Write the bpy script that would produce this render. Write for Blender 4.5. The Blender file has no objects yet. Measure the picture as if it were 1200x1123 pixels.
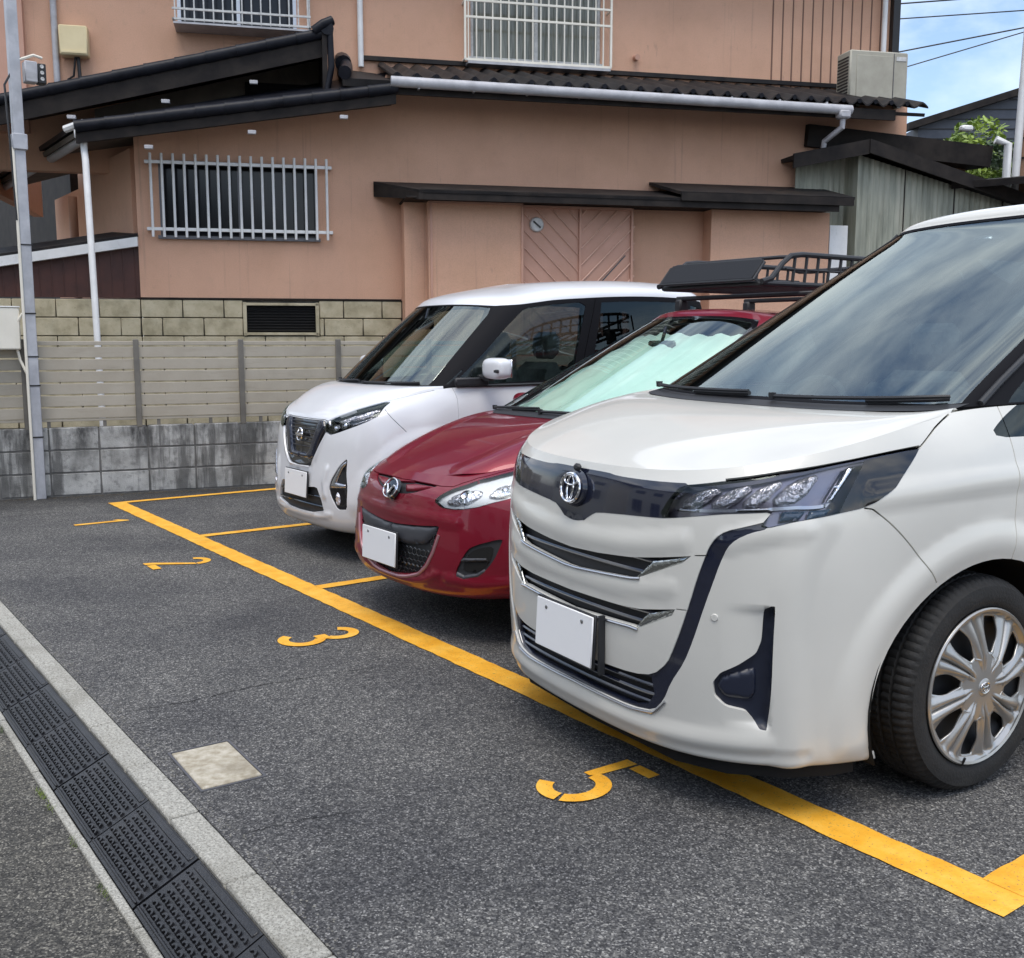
import bpy, bmesh, math, random
import numpy as np
from mathutils import Vector, Matrix
from mathutils.geometry import delaunay_2d_cdt
random.seed(7)
rad = math.radians
sc = bpy.context.scene
# ------------------------------------------------------------------ camera
cam = bpy.data.cameras.new('camera'); co = bpy.data.objects.new('camera', cam); sc.collection.objects.link(co)
PITCH = math.atan((561.5-397.7)/1212.0)
co.location = (9.157, -2.354, 1.40)
co.rotation_euler = (math.pi/2-PITCH, 0, rad(90-36.0))
cam.sensor_fit = 'HORIZONTAL'; cam.sensor_width = 36; cam.lens = 36*1212/1200.0
cam.clip_start = .05; cam.clip_end = 2000
sc.camera = co
# ------------------------------------------------------------------ sky and sun
SUN_EL, SUN_AZ = 68, 318          # azimuth of the sun, degrees counter-clockwise from +X
w = bpy.data.worlds.new('World'); sc.world = w; w.use_nodes = True
nt = w.node_tree; nt.nodes.clear()
def wn(t, **k):
    n = nt.nodes.new(t)
    for a, b in k.items(): setattr(n, a, b)
    return n
out = wn('ShaderNodeOutputWorld'); bg = wn('ShaderNodeBackground'); sky = wn('ShaderNodeTexSky')
sky.sky_type = 'NISHITA'; sky.sun_disc = False; sky.sun_elevation = rad(SUN_EL); sky.sun_rotation = rad(90-SUN_AZ)
sky.air_density = 1.0; sky.dust_density = 1.5; sky.ozone_density = 1.5
tc = wn('ShaderNodeTexCoord'); mp = wn('ShaderNodeMapping'); mp.inputs['Scale'].default_value = (1, 1, 2.2)
n1 = wn('ShaderNodeTexNoise'); n1.inputs['Scale'].default_value = 2.6; n1.inputs['Detail'].default_value = 7; n1.inputs['Roughness'].default_value = .55; n1.inputs['Distortion'].default_value = .3
cr = wn('ShaderNodeValToRGB'); cr.color_ramp.elements[0].position = .38; cr.color_ramp.elements[1].position = .60
n2 = wn('ShaderNodeTexNoise'); n2.inputs['Scale'].default_value = 4.0; n2.inputs['Detail'].default_value = 5
cr2 = wn('ShaderNodeValToRGB'); cr2.color_ramp.elements[0].position = .3; cr2.color_ramp.elements[0].color = (4.5, 5.1, 6.1, 1); cr2.color_ramp.elements[1].position = .7; cr2.color_ramp.elements[1].color = (7.9, 8.0, 8.1, 1)
mx = wn('ShaderNodeMixRGB')
L = nt.links.new
L(tc.outputs['Generated'], mp.inputs['Vector']); L(mp.outputs[0], n1.inputs['Vector']); L(mp.outputs[0], n2.inputs['Vector'])
L(n1.outputs['Fac'], cr.inputs[0]); L(n2.outputs['Fac'], cr2.inputs[0])
L(cr.outputs[0], mx.inputs[0]); L(sky.outputs[0], mx.inputs[1]); L(cr2.outputs[0], mx.inputs[2])
L(mx.outputs[0], bg.inputs[0]); bg.inputs[1].default_value = .14; L(bg.outputs[0], out.inputs[0])
sun = bpy.data.lights.new('sun', 'SUN'); sun.energy = 1.1; sun.angle = rad(30); sun.color = (1, .94, .85)
so = bpy.data.objects.new('sun', sun); sc.collection.objects.link(so)
sd = Vector((math.cos(rad(SUN_AZ))*math.cos(rad(SUN_EL)), math.sin(rad(SUN_AZ))*math.cos(rad(SUN_EL)), math.sin(rad(SUN_EL))))
so.rotation_euler = sd.to_track_quat('Z', 'Y').to_euler(); so.location = (5, -5, 20)
sc.view_settings.view_transform = 'Standard'; sc.view_settings.look = 'None'; sc.view_settings.exposure = 0.76; sc.view_settings.gamma = 1
sc.render.resolution_x, sc.render.resolution_y = 1024, 958
sc.render.engine = 'CYCLES'
sc.cycles.max_bounces = 8; sc.cycles.transparent_max_bounces = 12
# ------------------------------------------------------------------ helpers
def link(name, me, parent=None, loc=(0, 0, 0), rotz=0):
    o = bpy.data.objects.new(name, me); sc.collection.objects.link(o)
    if parent: o.parent = parent
    o.location = loc; o.rotation_euler = (0, 0, rotz)
    return o
def tag(o, label=None, cat=None, group=None, kind=None):
    if label: o['label'] = label
    if cat: o['category'] = cat
    if group: o['group'] = group
    if kind: o['kind'] = kind
    return o
def thing(name, label, cat, loc=(0, 0, 0), rotz=0, group=None):
    return tag(link(name, None, None, loc, rotz), label, cat, group)
class MB:
    """collects shapes that become ONE mesh"""
    def __init__(s): s.v = []; s.f = []; s.sm = []
    def add(s, vs, fs, smooth=False, M=None):
        k = len(s.v)
        s.v += [tuple(M @ Vector(v)) if M else tuple(v) for v in vs]
        s.f += [tuple(i+k for i in f) for f in fs]; s.sm += [smooth]*len(fs); return s
    def box(s, c, d, M=None, bev=0, rz=0, rx=0, ry=0):
        T = Matrix.Translation(c) @ Matrix.Rotation(rz, 4, 'Z') @ Matrix.Rotation(ry, 4, 'Y') @ Matrix.Rotation(rx, 4, 'X')
        if M: T = M @ T
        x, y, z = d[0]/2, d[1]/2, d[2]/2; b = min(bev, x*.9, y*.9, z*.9)
        if b <= 0:
            vs = [(i*x, j*y, k*z) for i in (-1, 1) for j in (-1, 1) for k in (-1, 1)]
            fs = [(0, 1, 3, 2), (4, 6, 7, 5), (0, 4, 5, 1), (2, 3, 7, 6), (0, 2, 6, 4), (1, 5, 7, 3)]
            return s.add(vs, fs, False, T)
        vs = []; 
        for i in (-1, 1):
            for j in (-1, 1):
                for k in (-1, 1):
                    vs += [(i*x, j*(y-b), k*(z-b)), (i*(x-b), j*y, k*(z-b)), (i*(x-b), j*(y-b), k*z)]
        I = lambda i, j, k, a: ((i > 0)*4+(j > 0)*2+(k > 0))*3+a
        fs = []
        for i in (-1, 1): fs.append([I(i, -1, -1, 0), I(i, 1, -1, 0), I(i, 1, 1, 0), I(i, -1, 1, 0)][::i])
        for j in (-1, 1): fs.append([I(-1, j, -1, 1), I(1, j, -1, 1), I(1, j, 1, 1), I(-1, j, 1, 1)][::-j])
        for k in (-1, 1): fs.append([I(-1, -1, k, 2), I(1, -1, k, 2), I(1, 1, k, 2), I(-1, 1, k, 2)][::k])
        for j in (-1, 1):
            for k in (-1, 1): fs.append([I(-1, j, k, 1), I(1, j, k, 1), I(1, j, k, 2), I(-1, j, k, 2)][::-j*k])
        for i in (-1, 1):
            for k in (-1, 1): fs.append([I(i, -1, k, 0), I(i, 1, k, 0), I(i, 1, k, 2), I(i, -1, k, 2)][::i*k])
        for i in (-1, 1):
            for j in (-1, 1): fs.append([I(i, j, -1, 0), I(i, j, 1, 0), I(i, j, 1, 1), I(i, j, -1, 1)][::-i*j])
        for i in (-1, 1):
            for j in (-1, 1):
                for k in (-1, 1): fs.append([I(i, j, k, 0), I(i, j, k, 1), I(i, j, k, 2)][::i*j*k])
        return s.add(vs, fs, False, T)
    def tube(s, pts, r, n=8, closed=False, M=None, cap=True, r2=None):
        P = [Vector(p) for p in pts]; m = len(P); vs = []; fs = []
        up = None
        for i in range(m):
            if closed: d = P[(i+1) % m]-P[i-1]
            else: d = P[min(i+1, m-1)]-P[max(i-1, 0)]
            d.normalize()
            if up is None:
                up = Vector((0, 0, 1)) if abs(d.z) < .9 else Vector((1, 0, 0))
            a = d.cross(up); 
            if a.length < 1e-5: a = d.orthogonal()
            a.normalize(); b = a.cross(d).normalized(); up = b
            rr = r if r2 is None else r+(r2-r)*i/(m-1)
            for k in range(n):
                t = 2*math.pi*k/n; vs.append(P[i]+a*rr*math.cos(t)+b*rr*math.sin(t))
        for i in range(m if closed else m-1):
            j = (i+1) % m
            for k in range(n): fs.append((i*n+k, j*n+k, j*n+(k+1) % n, i*n+(k+1) % n))
        if cap and not closed: fs += [tuple(range(n)), tuple(range((m-1)*n, m*n))[::-1]]
        return s.add(vs, fs, True, M)
    def lathe(s, prof, n=48, M=None, axis='X', mod=None):
        """prof = [(axial, radius)]"""
        vs = []; fs = []; m = len(prof)
        for k in range(n):
            t = 2*math.pi*k/n
            for i, (x, r) in enumerate(prof):
                if mod: r = r+mod(i, k)
                vs.append((x, r*math.cos(t), r*math.sin(t)))
        for k in range(n):
            for i in range(m-1): a = k*m+i; b = ((k+1) % n)*m+i; fs.append((a, b, b+1, a+1))
        return s.add(vs, fs, True, M)
    def prism(s, poly, z0, z1, M=None):
        n = len(poly); ar = sum(poly[i][0]*poly[(i+1) % n][1]-poly[(i+1) % n][0]*poly[i][1] for i in range(n))
        if ar < 0: poly = poly[::-1]
        vs = [(x, y, z0) for x, y in poly]+[(x, y, z1) for x, y in poly]
        fs = [tuple(range(n))[::-1], tuple(range(n, 2*n))]+[(i, (i+1) % n, (i+1) % n+n, i+n) for i in range(n)]
        return s.add(vs, fs, False, M)
    def slab(s, quad, th):
        """a flat plate: four corners of its top face, thickness downwards"""
        a = [Vector(q) for q in quad]; n = (a[1]-a[0]).cross(a[3]-a[0]).normalized()
        if n.z < 0: a = a[::-1]; n = -n
        b = [q-n*th for q in a]
        return s.add(a+b, [(0, 1, 2, 3), (7, 6, 5, 4), (0, 4, 5, 1), (1, 5, 6, 2), (2, 6, 7, 3), (3, 7, 4, 0)])
    def build(s, name, m, parent=None, bevel=0, loc=(0, 0, 0), rotz=0):
        me = bpy.data.meshes.new(name); me.from_pydata([tuple(v) for v in s.v], [], s.f); me.materials.append(m)
        me.polygons.foreach_set('use_smooth', s.sm); me.update()
        bm = bmesh.new(); bm.from_mesh(me); bmesh.ops.recalc_face_normals(bm, faces=bm.faces); bm.to_mesh(me); bm.free()
        try: me.set_sharp_from_angle(angle=rad(40))
        except Exception: pass
        o = link(name, me, parent, loc, rotz)
        if bevel:
            b = o.modifiers.new('bevel', 'BEVEL'); b.width = bevel; b.segments = 2; b.limit_method = 'ANGLE'; b.angle_limit = rad(40); b.harden_normals = True
        return o
# ------------------------------------------------------------------ materials
def M_(name, col, rough=.5, metal=0, **k):
    m = bpy.data.materials.new(name); m.use_nodes = True
    b = m.node_tree.nodes['Principled BSDF']
    b.inputs['Base Color'].default_value = (*col, 1); b.inputs['Roughness'].default_value = rough; b.inputs['Metallic'].default_value = metal
    for a, v in k.items(): b.inputs[a.replace('_', ' ')].default_value = v
    return m
def nodes(m): return m.node_tree, m.node_tree.nodes['Principled BSDF']
def N(t, ty, **k):
    n = t.nodes.new(ty)
    for a, v in k.items():
        if a in n.inputs: n.inputs[a].default_value = v
        else: setattr(n, a, v)
    return n
def noisy(name, cols, scale=8., rough=.8, bump=.2, bscale=60., detail=6., spots=None, coord='Object', stretch=(1, 1, 1), pos=(.35, .65), bdist=.01, metal=0, rvar=0):
    """procedural surface: colour ramp over noise, finer noise for relief, optional second stain layer"""
    m = M_(name, cols[0], rough, metal); t, b = nodes(m)
    tc = N(t, 'ShaderNodeTexCoord'); mp = N(t, 'ShaderNodeMapping'); mp.inputs['Scale'].default_value = stretch
    t.links.new(tc.outputs[coord], mp.inputs[0])
    n = N(t, 'ShaderNodeTexNoise', Scale=scale, Detail=detail, Roughness=.6); r = N(t, 'ShaderNodeValToRGB')
    t.links.new(mp.outputs[0], n.inputs['Vector']); t.links.new(n.outputs['Fac'], r.inputs[0])
    e = r.color_ramp.elements; e[0].position = pos[0]; e[1].position = pos[1]; e[0].color = (*cols[0], 1); e[1].color = (*cols[-1], 1)
    for i, c in enumerate(cols[1:-1]):
        x = e.new(pos[0]+(pos[1]-pos[0])*(i+1)/(len(cols)-1)); x.color = (*c, 1)
    last = r.outputs[0]
    for sp in (spots or []):
        n2 = N(t, 'ShaderNodeTexNoise', Scale=sp['scale'], Detail=sp.get('detail', 5.), Roughness=.65)
        m2 = N(t, 'ShaderNodeMapping'); m2.inputs['Scale'].default_value = sp.get('stretch', (1, 1, 1)); m2.inputs['Location'].default_value = sp.get('loc', (3, 1, 2))
        t.links.new(tc.outputs[coord], m2.inputs[0]); t.links.new(m2.outputs[0], n2.inputs['Vector'])
        r2 = N(t, 'ShaderNodeValToRGB'); r2.color_ramp.elements[0].position = sp['pos'][0]; r2.color_ramp.elements[1].position = sp['pos'][1]
        mu = N(t, 'ShaderNodeMath', operation='MULTIPLY'); mu.inputs[1].default_value = sp.get('amt', 1.)
        if 'zr' in sp:
            sx = N(t, 'ShaderNodeSeparateXYZ'); t.links.new(tc.outputs[coord], sx.inputs[0]); mr = N(t, 'ShaderNodeMapRange'); mr.inputs['From Min'].default_value = sp['zr'][0]; mr.inputs['From Max'].default_value = sp['zr'][1]
            mr.inputs['To Max'].default_value = sp['amt']; t.links.new(sx.outputs[2], mr.inputs[0]); t.links.new(mr.outputs[0], mu.inputs[1])
        mx = N(t, 'ShaderNodeMixRGB'); mx.inputs[2].default_value = (*sp['col'], 1)
        t.links.new(n2.outputs['Fac'], r2.inputs[0]); t.links.new(r2.outputs[0], mu.inputs[0]); t.links.new(mu.outputs[0], mx.inputs[0]); t.links.new(last, mx.inputs[1]); last = mx.outputs[0]
    t.links.new(last, b.inputs['Base Color'])
    if bump:
        nb = N(t, 'ShaderNodeTexNoise', Scale=bscale, Detail=4.); bp = N(t, 'ShaderNodeBump', Strength=bump, Distance=bdist)
        t.links.new(tc.outputs[coord], nb.inputs['Vector']); t.links.new(nb.outputs['Fac'], bp.inputs['Height']); t.links.new(bp.outputs[0], b.inputs['Normal'])
    return m
def asphalt(name, dark, light, amount=.5, tint=(1, 1, 1), damp=False):
    m = M_(name, dark, .85); t, b = nodes(m); b.inputs['Specular IOR Level'].default_value = .3
    tc = N(t, 'ShaderNodeTexCoord'); g = tc.outputs['Object']
    v = N(t, 'ShaderNodeTexVoronoi', Scale=205.); v.feature = 'F1'
    v2 = N(t, 'ShaderNodeTexVoronoi', Scale=80.); n = N(t, 'ShaderNodeTexNoise', Scale=1.1, Detail=6., Roughness=.6); n3 = N(t, 'ShaderNodeTexNoise', Scale=260., Detail=2.)
    for x in (v, v2, n, n3): t.links.new(g, x.inputs['Vector'])
    hs = N(t, 'ShaderNodeSeparateColor'); t.links.new(v.outputs['Color'], hs.inputs[0])
    r = N(t, 'ShaderNodeValToRGB'); e = r.color_ramp.elements; e[0].position = .0; e[0].color = (*[c*.5 for c in dark], 1); e[1].position = 1; e[1].color = (*[c*2.1 for c in light], 1)
    x = e.new(.45); x.color = (*dark, 1); x = e.new(.85); x.color = (*light, 1); t.links.new(hs.outputs[0], r.inputs[0])
    h2 = N(t, 'ShaderNodeSeparateColor'); t.links.new(v2.outputs['Color'], h2.inputs[0])
    r2 = N(t, 'ShaderNodeValToRGB'); e = r2.color_ramp.elements; e[0].position = .1; e[0].color = (.70, .70, .71, 1); e[1].position = .97; e[1].color = (1.4, 1.38, 1.32, 1); t.links.new(h2.outputs[1], r2.inputs[0])
    m1 = N(t, 'ShaderNodeMixRGB', blend_type='MULTIPLY'); m1.inputs[0].default_value = .8; t.links.new(r.outputs[0], m1.inputs[1]); t.links.new(r2.outputs[0], m1.inputs[2])
    r3 = N(t, 'ShaderNodeValToRGB'); e = r3.color_ramp.elements; e[0].position = .32; e[0].color = (.66, .66, .68, 1); e[1].position = .68; e[1].color = (1.22, 1.20, 1.15, 1); t.links.new(n.outputs['Fac'], r3.inputs[0])
    m2 = N(t, 'ShaderNodeMixRGB', blend_type='MULTIPLY'); m2.inputs[0].default_value = 1; t.links.new(m1.outputs[0], m2.inputs[1]); t.links.new(r3.outputs[0], m2.inputs[2])
    last = m2.outputs[0]
    for (sc_, p0, p1, colr, am, st) in ((.55, .60, .72, (.03, .03, .032), .45, (1., 1., 1.)), (1.5, .64, .70, (.035, .034, .034), .5, (1, .25, 1.)), (3.2, .67, .74, (.16, .155, .145), .45, (1., 1., 1.)), (9., .70, .74, (.02, .02, .02), .5, (1., 1., 1.))):
        mq = N(t, 'ShaderNodeMapping'); mq.inputs['Scale'].default_value = st; mq.inputs['Location'].default_value = (sc_*3, 1.7, 0); t.links.new(g, mq.inputs[0])
        nq = N(t, 'ShaderNodeTexNoise', Scale=sc_, Detail=5., Roughness=.62); rq = N(t, 'ShaderNodeValToRGB'); rq.color_ramp.elements[0].position = p0; rq.color_ramp.elements[1].position = p1
        mu = N(t, 'ShaderNodeMath', operation='MULTIPLY'); mu.inputs[1].default_value = am; mxq = N(t, 'ShaderNodeMixRGB'); mxq.inputs[2].default_value = (*colr, 1)
        t.links.new(mq.outputs[0], nq.inputs['Vector']); t.links.new(nq.outputs['Fac'], rq.inputs[0]); t.links.new(rq.outputs[0], mu.inputs[0]); t.links.new(mu.outputs[0], mxq.inputs[0]); t.links.new(last, mxq.inputs[1]); last = mxq.outputs[0]
    if damp:   # darker damp strip that follows the foot of the block wall
        sx = N(t, 'ShaderNodeSeparateXYZ'); t.links.new(g, sx.inputs[0])
        k = N(t, 'ShaderNodeMath', operation='MULTIPLY_ADD'); k.inputs[1].default_value = -.2364; t.links.new(sx.outputs[1], k.inputs[0]); t.links.new(sx.outputs[0], k.inputs[2])
        nn = N(t, 'ShaderNodeTexNoise', Scale=2.5, Detail=5.); t.links.new(g, nn.inputs['Vector'])
        k2 = N(t, 'ShaderNodeMath', operation='MULTIPLY_ADD'); k2.inputs[1].default_value = .5; t.links.new(nn.outputs['Fac'], k2.inputs[0]); t.links.new(k.outputs[0], k2.inputs[2])
        mr = N(t, 'ShaderNodeMapRange'); mr.inputs['From Min'].default_value = -.2; mr.inputs['From Max'].default_value = .55; mr.inputs['To Min'].default_value = .45; mr.inputs['To Max'].default_value = 1; t.links.new(k2.outputs[0], mr.inputs[0])
        m3 = N(t, 'ShaderNodeMixRGB', blend_type='MULTIPLY'); m3.inputs[0].default_value = 1; t.links.new(last, m3.inputs[1]); t.links.new(mr.outputs[0], m3.inputs[2]); last = m3.outputs[0]
    t.links.new(last, b.inputs['Base Color'])
    bp = N(t, 'ShaderNodeBump', Strength=.7, Distance=.004); t.links.new(v.outputs['Distance'], bp.inputs['Height'])
    bp2 = N(t, 'ShaderNodeBump', Strength=.6, Distance=.006); t.links.new(v2.outputs['Distance'], bp2.inputs['Height']); t.links.new(bp.outputs[0], bp2.inputs['Normal']); t.links.new(bp2.outputs[0], b.inputs['Normal'])
    return m
MT = {}
MT['asphalt'] = asphalt('asphalt', (.072, .073, .077), (.145, .144, .143), damp=True)
MT['road'] = asphalt('old_asphalt', (.065, .064, .06), (.13, .125, .112))
MT['ground'] = noisy('ground', [(.12, .11, .10), (.18, .17, .15)], 3., .9)
MT['concrete'] = noisy('kerb_concrete', [(.26, .25, .22), (.38, .37, .33), (.50, .485, .43)], 110., .88, .8, 260., spots=[dict(scale=2.4, pos=(.5, .68), col=(.19, .18, .145), amt=.5), dict(scale=190., pos=(.54, .60), col=(.10, .095, .08), amt=.65), dict(scale=24., pos=(.62, .70), col=(.15, .145, .12), amt=.5)], bdist=.004)
MT['cover'] = noisy('cover_concrete', [(.30, .26, .19), (.40, .36, .28), (.50, .46, .38)], 30., .85, .4, 200., spots=[dict(scale=5., pos=(.5, .65), col=(.20, .17, .12), amt=.5)], bdist=.004)
MT['yellow'] = noisy('yellow_paint', [(.78, .36, .02), (.86, .43, .035), (.90, .50, .07)], 9., .6, .5, 160., spots=[dict(scale=140., pos=(.60, .66), col=(.13, .11, .085), amt=.7), dict(scale=60., pos=(.63, .70), col=(.20, .15, .08), amt=.6), dict(scale=6., pos=(.58, .72), col=(.48, .24, .03), amt=.35), dict(scale=1.4, pos=(.64, .70), col=(.30, .19, .06), amt=.3)], bdist=.003)
MT['rubber'] = noisy('ramp_rubber', [(.005, .005, .006), (.009, .009, .011), (.014, .014, .017)], 14., .34, .3, 150., spots=[dict(scale=5., pos=(.52, .75), col=(.045, .042, .04), amt=.3)])
MT['stucco'] = noisy('salmon_stucco', [(.64, .38, .255), (.69, .41, .28), (.72, .435, .30)], 1.3, .9, .8, 240., spots=[dict(scale=90., pos=(.45, .75), col=(.50, .30, .205), amt=.55), dict(scale=9., pos=(.56, .8), col=(.53, .33, .23), amt=.5), dict(scale=.8, pos=(.5, .8), col=(.47, .275, .20), stretch=(1.2, 1.2, .5), amt=.35), dict(scale=3.4, pos=(.60, .70), col=(.38, .235, .175), stretch=(6., 6., .12), loc=(9, 4, 1), amt=.36), dict(scale=14., pos=(.66, .72), col=(.33, .22, .17), stretch=(1., 1., .25), loc=(2, 7, 5), amt=.3)], bdist=.008)
MT['panelpink'] = noisy('pink_door_panel', [(.50, .28, .20), (.56, .32, .235)], 3., .6, .1, 90.)
MT['cbf'] = noisy('foundation_block', [(.34, .295, .19), (.46, .40, .27), (.53, .47, .33)], 5., .9, .6, 90., spots=[dict(scale=3., pos=(.5, .72), col=(.20, .185, .12), amt=.5), dict(scale=40., pos=(.6, .7), col=(.17, .15, .10), amt=.4)], bdist=.006)
MT['cbw'] = noisy('wall_block', [(.27, .27, .255), (.40, .40, .385), (.50, .50, .48)], 4., .9, .6, 100., spots=[dict(scale=2.2, pos=(.44, .60), col=(.05, .05, .05), stretch=(2.2, 2.2, .8), amt=.95, zr=(.15, .55)), dict(scale=1.7, pos=(.50, .58), col=(.06, .06, .058), stretch=(3., 3., .3), loc=(5, 2, 8), amt=.75), dict(scale=14., pos=(.52, .68), col=(.075, .075, .075), amt=.55)], bdist=.006)
MT['mortar'] = noisy('mortar', [(.09, .09, .085), (.16, .155, .15)], 8., .95, .4, 90.)
MT['fence'] = noisy('fence_slat', [(.37, .33, .265), (.43, .39, .32)], 3., .55, .08, 60., spots=[dict(scale=5., pos=(.55, .75), col=(.27, .235, .18), stretch=(.4, .4, 3), amt=.5)])
MT['fpost'] = noisy('fence_post', [(.13, .12, .105), (.18, .165, .14)], 6., .45, .05, 60.)
MT['tile'] = noisy('dark_roof_tile', [(.007, .008, .012), (.014, .015, .021)], 5., .42, .2, 30., spots=[dict(scale=9., pos=(.55, .75), col=(.035, .035, .04), amt=.4)])
MT['corr'] = noisy('dark_corrugated_roof', [(.014, .013, .014), (.028, .026, .026)], 4., .6, .2, 60., spots=[dict(scale=3., pos=(.5, .7), col=(.075, .055, .04), amt=.4)])
MT['fascia'] = noisy('dark_fascia', [(.014, .012, .012), (.03, .025, .022)], 5., .7, .1, 60.)
MT['soffit'] = noisy('soffit_board', [(.10, .085, .07), (.15, .125, .10)], 5., .8, .1, 60.)
MT['wpaint'] = noisy('white_paint', [(.68, .68, .67), (.78, .78, .77)], 6., .45, .05, 60., spots=[dict(scale=12., pos=(.6, .75), col=(.33, .31, .28), amt=.35)])
MT['gutter'] = noisy('grey_gutter', [(.36, .36, .38), (.48, .48, .50)], 6., .35, .05, 60., spots=[dict(scale=3., pos=(.5, .7), col=(.20, .19, .18), stretch=(.5, .5, 3), amt=.5)])
MT['alu'] = M_('aluminium', (.55, .56, .58), .35, .85)
MT['alupaint'] = noisy('worn_silver_bar', [(.45, .45, .44), (.62, .62, .60)], 20., .4, 0, 60.)
MT['darkglass'] = M_('dark_window_glass', (.008, .009, .012), .12, 0, Specular_IOR_Level=.35)
MT['curtainglass'] = noisy('curtained_glass', [(.12, .125, .10), (.26, .26, .21)], 5., .12, 0, 60., stretch=(9, 9, .5))
MT['black'] = M_('black_plastic', (.012, .012, .013), .5)
MT['dark'] = M_('dark_void', (.004, .004, .004), .9)
MT['cream'] = noisy('cream_enamel', [(.66, .55, .32), (.72, .61, .37)], 4., .5, .03, 60., spots=[dict(scale=8., pos=(.6, .75), col=(.5, .4, .22), amt=.3)])
MT['offwhite'] = noisy('offwhite_sheet', [(.74, .70, .60), (.82, .78, .68)], 3., .5, .03, 60.)
MT['pole'] = noisy('galvanised_pole', [(.36, .37, .40), (.48, .49, .52)], 7., .45, .08, 50., spots=[dict(scale=5., pos=(.5, .7), col=(.27, .27, .28), stretch=(1, 1, .4), amt=.5)])
MT['brownsheet'] = noisy('brown_sheet', [(.045, .014, .010), (.075, .024, .016)], 4., .5, .05, 60.)
MT['greensheet'] = noisy('green_corrugated_sheet', [(.20, .21, .17), (.30, .31, .25), (.40, .395, .32)], 2., .6, .1, 60., stretch=(3, 3, .4), spots=[dict(scale=3., pos=(.5, .7), col=(.10, .105, .075), stretch=(4, 4, .3), amt=.6)])
MT['ac'] = noisy('outdoor_unit_enamel', [(.33, .31, .25), (.40, .38, .31)], 5., .5, .03, 60.)
MT['steel'] = M_('frame_steel', (.16, .16, .17), .5, .6)
MT['darkcladding'] = noisy('dark_cladding', [(.05, .06, .08), (.08, .09, .115)], 3., .6, .05, 60.)
MT['brownwall'] = noisy('brown_siding', [(.22, .13, .08), (.30, .18, .12)], 3., .8, .1, 60.)
MT['bark'] = noisy('bark', [(.06, .045, .03), (.12, .09, .06)], 12., .9, .5, 60.)
MT['groove'] = M_('groove_shadow_brown', (.20, .115, .085), .9)
MT['lattice'] = noisy('lattice_paint', [(.66, .42, .32), (.74, .49, .38)], 8., .5, 0, 60.)
for k_ in ('tile', 'corr', 'fascia'): MT[k_].node_tree.nodes['Principled BSDF'].inputs['Specular IOR Level'].default_value = .18
def leafmat(name, a, b_):
    m = M_(name, a, .5); t, b = nodes(m); oi = N(t, 'ShaderNodeTexCoord'); n = N(t, 'ShaderNodeTexNoise', Scale=1.7, Detail=5.); r = N(t, 'ShaderNodeValToRGB')
    e = r.color_ramp.elements; e[0].position = .38; e[0].color = (*a, 1); e[1].position = .64; e[1].color = (*b_, 1)
    t.links.new(oi.outputs['Object'], n.inputs['Vector']); t.links.new(n.outputs['Fac'], r.inputs[0]); t.links.new(r.outputs[0], b.inputs['Base Color'])
    b.inputs['Subsurface Weight'].default_value = 0
    return m
MT['leaf'] = leafmat('leaves', (.08, .14, .02), (.26, .36, .05))
MT['leafd'] = leafmat('dark_leaves', (.02, .045, .015), (.06, .11, .03))
# ================================================================== GROUND
def sheet(name, pts, z, m, th=0):
    b = MB()
    if th: b.prism(pts, z-th, z)
    else: b.add([(x, y, z) for x, y in pts], [tuple(range(len(pts)))])
    return tag(b.build(name, m), kind='structure')
sheet('ground', [(-300, -300), (300, -300), (300, 300), (-300, 300)], -.125, MT['ground'])
sheet('road', [(-40, -9), (60, -9), (60, -1.69), (-40, -1.69)], -.10, MT['road'], .02)
sheet('parking_lot', [(-14, -1.385), (30, -1.385), (30, 22), (-14, 22)], 0, MT['asphalt'], .12)
b = MB(); xs = [-3.2+.449*i for i in range(40)]
for i, x in enumerate(xs):
    b.box((x+.2245, -1.4305, -.06+.001*math.sin(i*2.3)), (.442, .091, .123), bev=.006)
tag(b.build('kerb', MT['concrete']), kind='structure')
b = MB()
for i in range(30): b.box((-3+.6*i+.3, -1.678, -.106+.002*math.sin(i*1.7)), (.592, .027, .03), bev=.004)
tag(b.build('road_edge_strip', MT['concrete']), kind='structure')
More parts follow.
